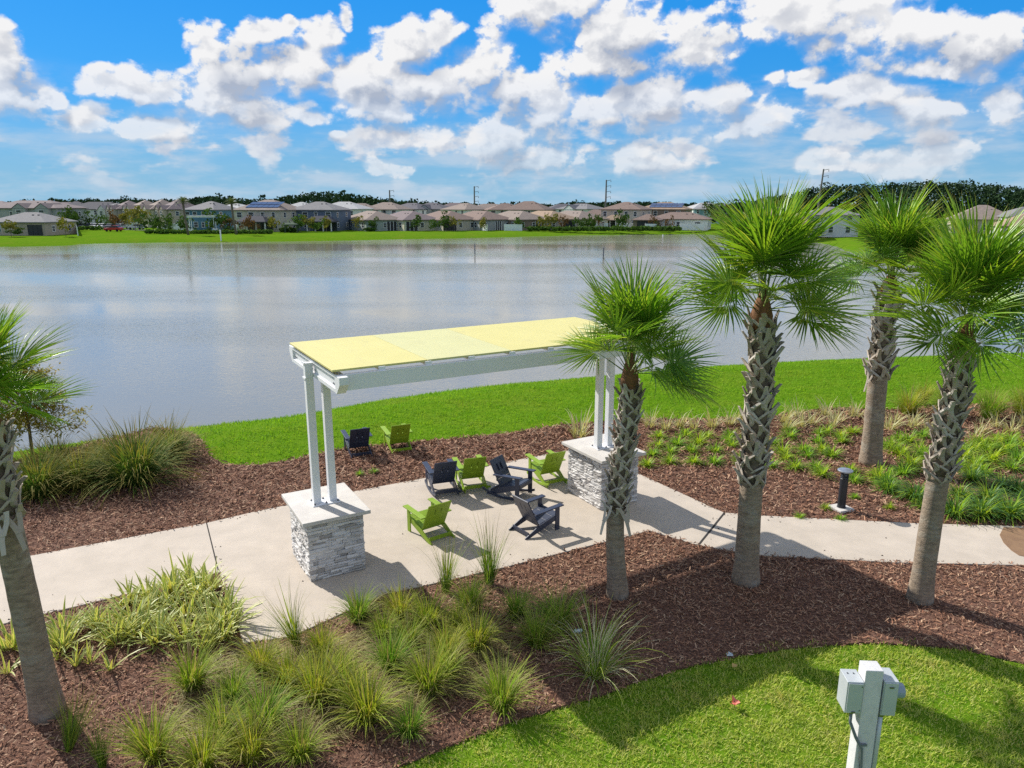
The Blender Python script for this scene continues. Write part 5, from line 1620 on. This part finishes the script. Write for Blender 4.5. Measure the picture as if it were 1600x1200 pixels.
for (px, Y, h, wd, src, lab) in [
        (18, 170, 3.2, 3.0, TB, 'yellow tree in front of the left end of the tan house'), (103, 172, 3.4, 2.8, TB, 'yellow tree at the right corner of the tan house'),
        (108, 205, 5.5, 4.5, TA, 'dark green tree behind the right corner of the tan house'), (120, 228, 4.2, 3.8, TA, 'round dark tree before the white house, left of the long white row'),
        (142, 230, 4.2, 3.4, TA, 'round green tree in front of the long white row'), (168, 228, 4.0, 3.6, TA, 'green tree in front of the right half of the long white row'),
        (186, 224, 4.2, 3.4, TC, 'reddish tree at the right end of the long white row'), (201, 222, 5.0, 3.6, TB, 'tall yellowish tree before the first receding townhouse'),
        (212, 212, 4.6, 3.2, TB, 'yellow green tree right above the red car'), (222, 216, 5.2, 3.6, TB, 'olive yellow tree between the second and third townhouse'), (229, 206, 3.8, 3.0, TA, 'dark tree beside the planted bed, right of the red car'),
        (240, 206, 3.6, 3.0, TA, 'dark tree before the cream townhouse'), (254, 205, 3.6, 2.8, TA, 'dark tree before the white gabled fronts'), (265, 207, 3.2, 2.6, TA, 'small dark tree left of the green lollipop tree'),
        (282, 198, 4.4, 4.0, TA, 'lollipop shaped green tree left of the far date palm'), (346, 196, 5.0, 4.8, TA, 'broad grey green tree right of the small white pergola'),
        (356, 196, 3.2, 2.4, TC, 'rusty shrub tree before the second date palm'), (384, 198, 3.4, 2.4, TC, 'plum coloured shrub left of the beige house'), (394, 198, 3.2, 2.2, TC, 'plum coloured shrub at the corner of the beige house'),
        (428, 197, 3.2, 2.6, TB, 'yellow fan leaved plant before the beige house patio'), (470, 200, 3.6, 4.2, TG, 'mass of broad banana leaves beside the green gazebo'), (484, 200, 3.2, 3.0, TB, 'yellow leaved shrub left of the slate house patio'), (494, 200, 2.8, 3.0, TG, 'bright green shrub below the slate house window'),
        (510, 202, 3.6, 2.2, TB, 'thin yellow tree before the slate house patio'), (559, 206, 3.2, 2.4, TB, 'small yellow tree before the first bungalow'), (581, 206, 3.2, 2.2, TA, 'small green tree before the pale grey bungalow wall'),
        (650, 206, 4.0, 3.0, TA, 'oval green tree before the cream bungalow'), (682, 205, 2.4, 3.4, TA, 'dark round bush left of the taller tree'), (697, 206, 4.4, 3.2, TA, 'taller oval green tree right of the dark bush'), (710, 207, 3.2, 2.2, TB, 'small yellow green tree before the dark screened porch'),
        (756, 208, 3.2, 2.4, TB, 'small tree before the short white fence'), (813, 208, 3.4, 2.8, TA, 'small palm like tree before the broad pale bungalow'), (846, 211, 3.0, 2.4, TB, 'pale thin tree at the left end of the hedge'), (860, 212, 3.6, 3.2, TB, 'olive tree above the hedge'), (877, 213, 3.4, 2.2, TC, 'rusty tree above the hedge'),
        (902, 214, 2.8, 2.6, TA, 'low green tree above the hedge, before the cream bungalow'), (924, 214, 4.2, 3.0, TA, 'dark green tree above the hedge, left of the tall power pole'), (915, 216, 2.6, 2.0, TA, 'small tree beside the dark one above the hedge'), (935, 218, 3.4, 1.6, TC, 'thin rusty tree under the tall power pole'), (965, 214, 4.6, 3.0, TA, 'dark pointed tree before the two storey beige house'), (973, 214, 3.4, 2.4, TA, 'pale green tree right of the dark pointed one'),
        (1023, 214, 3.4, 1.8, TC, 'rust coloured tree before the low outbuilding'), (1043, 214, 3.2, 1.8, TC, 'rust coloured tree by the white shore post'), (1027, 212, 2.0, 2.0, TA, 'small dark bush at the right end of the hedge'), (244, 200, 2.0, 1.6, TA, 'small round shrub in the planted bed, left one'), (252, 200, 2.2, 1.8, TA, 'round shrub in the planted bed, middle one'), (264, 200, 2.4, 2.0, TA, 'cone shaped shrub in the planted bed, right one'),
        (328, 194, 2.0, 1.6, TA, 'dark shrub between the white pergola posts'), (352, 193, 1.8, 1.6, TA, 'clipped round shrub right of the white pergola'), (363, 193, 1.8, 1.6, TA, 'clipped round shrub beside the second date palm'), (300, 194, 1.4, 1.2, TA, 'low dark shrub under the far date palm crown'), (22, 169, 1.7, 3.4, TA, 'dark low bushes under the yellow tree by the tan house')]:
    far_tree(px, 0, Y, h, wd, src, lab)


def hedge_row(label, px0, px1, Y, h, m=M_hedge, name='hedge', n=420, size=.45, dy=.8, group=None):
    x0, y0 = far_xy(px0, Y); x1, y1 = far_xy(px1, Y)
    r = np.random.default_rng(int(px0))
    k = max(4, int(abs(x1 - x0) / 1.1))
    lumps = [(x0 + (x1 - x0) * (i + .5) / k, y0 + r.normal(0, dy * .4), h * .5, .95, dy, h * r.uniform(.38, .58)) for i in range(k)]
    V, F = leaf_cloud(r, lumps, n, size)
    V[:, 2] = np.maximum(V[:, 2], 0.02)
    c = np.array([(x0 + x1) / 2, y0, 0]); V = V - c
    o = link(name, np_mesh(name, V, F, m)); o.location = c
    tag(o, label, 'hedge', group)


hedge_row('long clipped green hedge before the bungalows left of the tall power pole', 826, 952, 206, 1.3, n=1100)
hedge_row('green hedge in front of the beige house and outbuilding', 954, 1064, 207, 1.3, n=900)
hedge_row('low hedge of the planted bed left of the far date palm', 228, 292, 187, 1.1, n=500)
hedge_row('low bright planting between the two date palms', 300, 362, 187, .9, n=500)
hedge_row('low bright planting in front of the beige house', 366, 424, 187, 1.0, n=450)
hedge_row('bushes along the lawn before the parked cars', 124, 160, 214, 1.2, n=200)
hedge_row('dark shrubs before the first bungalow', 570, 586, 205, 1.0, m=M_treeA, n=160)
hedge_row('dark shrubs at the corner of the slate house', 438, 462, 198, 1.2, m=M_treeA, n=200)

# small white pergola, gazebo, posts
x, y = far_xy(318, 194)
t = thing('far_pergola', 'small white pergola on the far shore between two date palms', 'pergola', (x, y, 0), R(8))
for sx_ in (-3.0, 3.0):
    MB().box((sx_, 0, .55), (1.1, 1.2, 1.1)).build('pedestal', M_vinyl, t)
    for q_ in (-.25, .25): MB().box((sx_ + q_, 0, 2.5), (.16, .16, 2.85)).build('post', M_white, t)
MB().box((0, -.7, 4.05), (6.9, .12, .32)).build('beam', M_white, t); MB().box((0, .7, 4.05), (6.9, .12, .32)).build('beam', M_white, t)
MB().box((0, 0, 4.27), (7.1, 1.9, .08)).build('roof_panel', M_white, t)
x, y = far_xy(456, 197)
t = thing('gazebo', 'small dark green garden gazebo before the beige house', 'gazebo', (x, y, 0), R(10))
M_gz = mat('gazebo_cloth', (.05, .09, .05), None, 2, .8)
b = MB(); hip_roof(b, 3.4, 3.2, 2.1, 2.9, .2); b.build('canopy', M_gz, t)
for a in (-1.5, 1.5):
    for c in (-1.4, 1.4): MB().box((a, c, 1.0), (.22, .22, 2.05)).build('post', M_gz, t)
for (px, Y, lab) in [(345, 166, 'white marker post standing on the far bank below the small pergola'), (1036, 196, 'white marker post on the far bank before the hedge'), (370, 186, 'white post by the second date palm')]:
    x, y = far_xy(px, Y); z = float(ground_h(np.array([[x, y]]))[0])
    o = MB().tube([(0, 0, -.3), (0, 0, 2.3), (0, 0, 2.38)], (.16, .16, .06), 10).build('marker_post', M_vinyl); o.location = (x, y, z)
    tag(o, lab, 'post', 'white marker posts on the far shore')
for (px, py, lab) in [(742, 397, 'dark stake standing in the lake, left one'), (942.5, 405, 'dark stake standing in the lake, right and nearer one')]:
    x, y = G(px, py, WATER_Z)
    o = MB().tube([(0, 0, -2), (0, 0, 1.35 if px < 800 else 1.75), (0, 0, 1.8)], (.10, .10, .05), 8).build('water_stake', M_pipe); o.location = (x, y, WATER_Z)
    tag(o, lab, 'stake', 'stakes in the lake')


# far date palms
M_date = mat('date_leaf', (.075, .12, .03), (.13, .16, .045), 1, .6, trans=.2, island=[(.06, .11, .03), (.11, .16, .04), (.17, .18, .06)])


def feather(seed):
    r = np.random.default_rng(seed)
    n = 40
    s = np.repeat(np.linspace(.15, 1, n // 2), 2)
    side = np.tile([1, -1], n // 2)
    x = s * 2.5; z = 1.1 * np.sin(s * 1.6) - 1.1 * s ** 2.4
    base = np.column_stack([x, side * .02, z])
    V, F, al, ac = blades(base, np.where(side > 0, 1.1, -1.1) + r.normal(0, .15, n), np.full(n, 1.25), r.uniform(.1, .7, n), .75 * (1.1 - .55 * s), np.full(n, .075), S=2)
    sp_ = MB().tube([(k / 5 * 2.55, 0, 1.1 * math.sin(k / 5 * 1.6) - 1.1 * (k / 5) ** 2.4) for k in range(6)], [.05 - .008 * k for k in range(6)], 4)
    V2 = np.array(sp_.v); F2 = np.array([f for f in sp_.f if len(f) == 4]) + len(V)
    return np_mesh('frond', np.concatenate([V, V2]), np.concatenate([F, F2]), M_date)


FE = [feather(i) for i in range(3)]
for (px, Y, h, lab) in [(291, 182, 7.4, 'tall date palm on the far shore left of the small white pergola'), (366, 184, 7.2, 'tall date palm on the far shore left of the beige house')]:
    x, y = far_xy(px, Y)
    t = thing('date_palm', lab, 'palm tree', (x, y, -.1), group='date palms on the far shore')
    MB().tube([(0.5, 0, -.2), (.35, 0, 2), (.1, 0, 4), (0, 0, h), (0, 0, h + .4)], (.34, .27, .25, .28, .1), 10).build('trunk', M_bark2, t, smooth=True)
    for k in range(22):
        o = link('frond', FE[k % 3], t); o.location = (0, 0, h)
        o.rotation_euler = (0, -R(62 - 84 * (k / 21)), k * 2.4)
        o.scale = (.75,) * 3


# cars
M_carred = mat('car_red', (.50, .03, .025), None, 1, .3, spec=.6); M_carw = mat('car_white', (.72, .72, .72), None, 1, .3, spec=.6); M_card = mat('car_dark', (.05, .055, .07), None, 1, .3, spec=.6); M_tyre = mat('tyre', (.02, .02, .02), None, 3, .9)
CARM = {}


def car(px, Y, rot, m, label):
    x, y = far_xy(px, Y)
    t = thing('parked_car', label, 'car', (x, y, .03), R(rot), 'cars parked across the lake')
    Mx_ = Matrix(((1, 0, 0, 0), (0, 0, 1, 0), (0, 1, 0, 0), (0, 0, 0, 1)))
    MB().prism([(-2.3, .35), (2.3, .35), (2.35, .75), (2.1, .95), (.95, 1.02), (-1.9, 1.05), (-2.3, .95)], -.88, .88, M=Mx_).build('body', m, t, bevel=.06)
    MB().prism([(-1.85, 1.04), (1.0, 1.02), (.25, 1.50), (-1.35, 1.52)], -.76, .76, M=Mx_).build('windows', M_pane, t, bevel=.04)
    MB().prism([(-1.30, 1.51), (.22, 1.49), (.1, 1.56), (-1.2, 1.58)], -.74, .74, M=Mx_).build('roof', m, t)
    for a in (-1.4, 1.45):
        for c in (-.86, .86):
            MB().tube([(a, c - .1, .33), (a, c + .1, .33)], (.33, .33), 14).build('wheel', M_tyre, t)
    for c in (-.6, .6): MB().box((2.33, c, .72), (.06, .34, .16)).build('headlight', M_trim, t)


car(178, 203, 178, M_carred, 'red car parked on the grass edge left of the planted bed')
M_asph = mat('asphalt', (.055, .055, .058), (.07, .07, .072), 1, .9)
road = [far_xy(118, 226), far_xy(250, 210), far_xy(262, 214), far_xy(118, 236)]
tag(MB().prism(road, -.2, .0).build('road', M_asph), kind='structure')
for k, (px, Y, c, lab) in enumerate([(130, 230, M_carw, 'white car parked farthest left by the long white row'), (140, 228.5, M_card, 'dark car parked next to the leftmost white one'), (151, 227, M_carw, 'white car parked below the middle of the long white row'), (163, 225.5, M_carw, 'white car parked below the right half of the long white row'), (175, 224, M_card, 'dark car parked just above the red car'), (190, 221.5, M_carw, 'white car parked before the first townhouse'), (214, 219, M_carw, 'white car parked before the second townhouse'), (257, 211, M_carw, 'white car half hidden by the cone shaped shrub')]):
    car(px, Y, random.choice((88, 92, 175)), c, lab)

# power poles
M_pole = mat('weathered_pole', (.16, .15, .145), None, 3, .8)
for (px, ytop, Y, arms, lean, lab) in [(608.5, 297, 320, 4, 0, 'short power pole left of the middle of the skyline'), (741, 291, 340, 4, 0, 'slim power pole in the middle of the skyline'), (947.5, 281, 300, 5, 0, 'tall power pole above the two storey beige house'), (1287, 264, 260, 4, .6, 'leaning power pole in front of the right woods')]:
    x, y, ztop = P3(px, ytop, Y)
    t = thing('power_pole', lab, 'power pole', (x, y, 0), group='power poles on the skyline')
    MB().tube([(-lean * 1.5, 0, -.5), (0, 0, ztop)], (.42, .26), 8).build('pole', M_pole, t)
    for k in range(arms):
        z = ztop - .4 - k * 2.1
        am = MB().bar((0, 0, z), (1.9, 0, z + .35), .16, .16).build('cross_arm', M_pole, t)
        MB().lathe([(.10, 0), (.13, .15), (.10, .3), (.13, .45), (.06, .5)], 8, (1.8, 0, z - .45)).build('insulator', M_pole, am)

# ------------------------------------------------------------------ distant woods
PROFILE = [(-200, 316), (0, 318), (70, 316), (95, 311), (120, 312), (190, 312), (205, 309), (230, 314), (290, 312), (310, 307), (345, 307), (360, 311), (390, 312), (420, 309), (460, 306), (500, 301), (540, 301), (560, 306), (590, 311), (640, 314), (690, 316), (720, 319), (800, 319), (870, 319), (900, 317), (960, 317), (1000, 319), (1010, 316), (1060, 318), (1100, 321), (1140, 317), (1175, 312), (1205, 308), (1240, 301), (1275, 294), (1300, 288), (1350, 287), (1400, 285), (1450, 283), (1500, 283), (1550, 287), (1600, 292), (1800, 296)]


def woods():
    r = np.random.default_rng(77)
    Vs, Fs, k0 = [], [], 0
    xs_, ys_ = zip(*PROFILE)
    px = -180.0
    while px < 1790:
        near = px > 1110
        for row in range(3):
            Y = (r.uniform(262, 290) if near else r.uniform(400, 470)) + row * (14 if near else 30)
            top = float(np.interp(px, xs_, ys_)) + r.normal(0.8, 1.9) + (r.uniform(-4.5, 0) if r.random() < .14 else 0)
            if row == 2 and near: top += r.uniform(3, 10)
            x, y, z = P3(px + r.normal(0, 3), top, Y)
            w_ = r.uniform(3.0, 4.6) if near else r.uniform(4.5, 7)
            lumps = [(x + r.normal(0, w_ * .35), y + r.normal(0, 2), max(1.5, z - z * .16 * (1 + j * .9)), w_ * r.uniform(.45, .8), w_ * .7, max(1.0, z * .15)) for j in range(5)]
            lumps.append((x, y, max(1.0, z - 1.1), w_ * .4, w_ * .4, 1.2))
            V, F = leaf_cloud(r, lumps, 260 if near else 110, (.5 if near else .95))
            V[:, 2] = np.minimum(V[:, 2], z + .4)
            Vs.append(V); Fs.append(F + k0); k0 += len(V)
        px += 9.5 if near else 9.0
    tag(link('woods', np_mesh('woods', np.concatenate(Vs), np.concatenate(Fs), M_wood)), 'dark green woods rising behind the houses along the skyline', 'woods', kind='stuff')


woods()
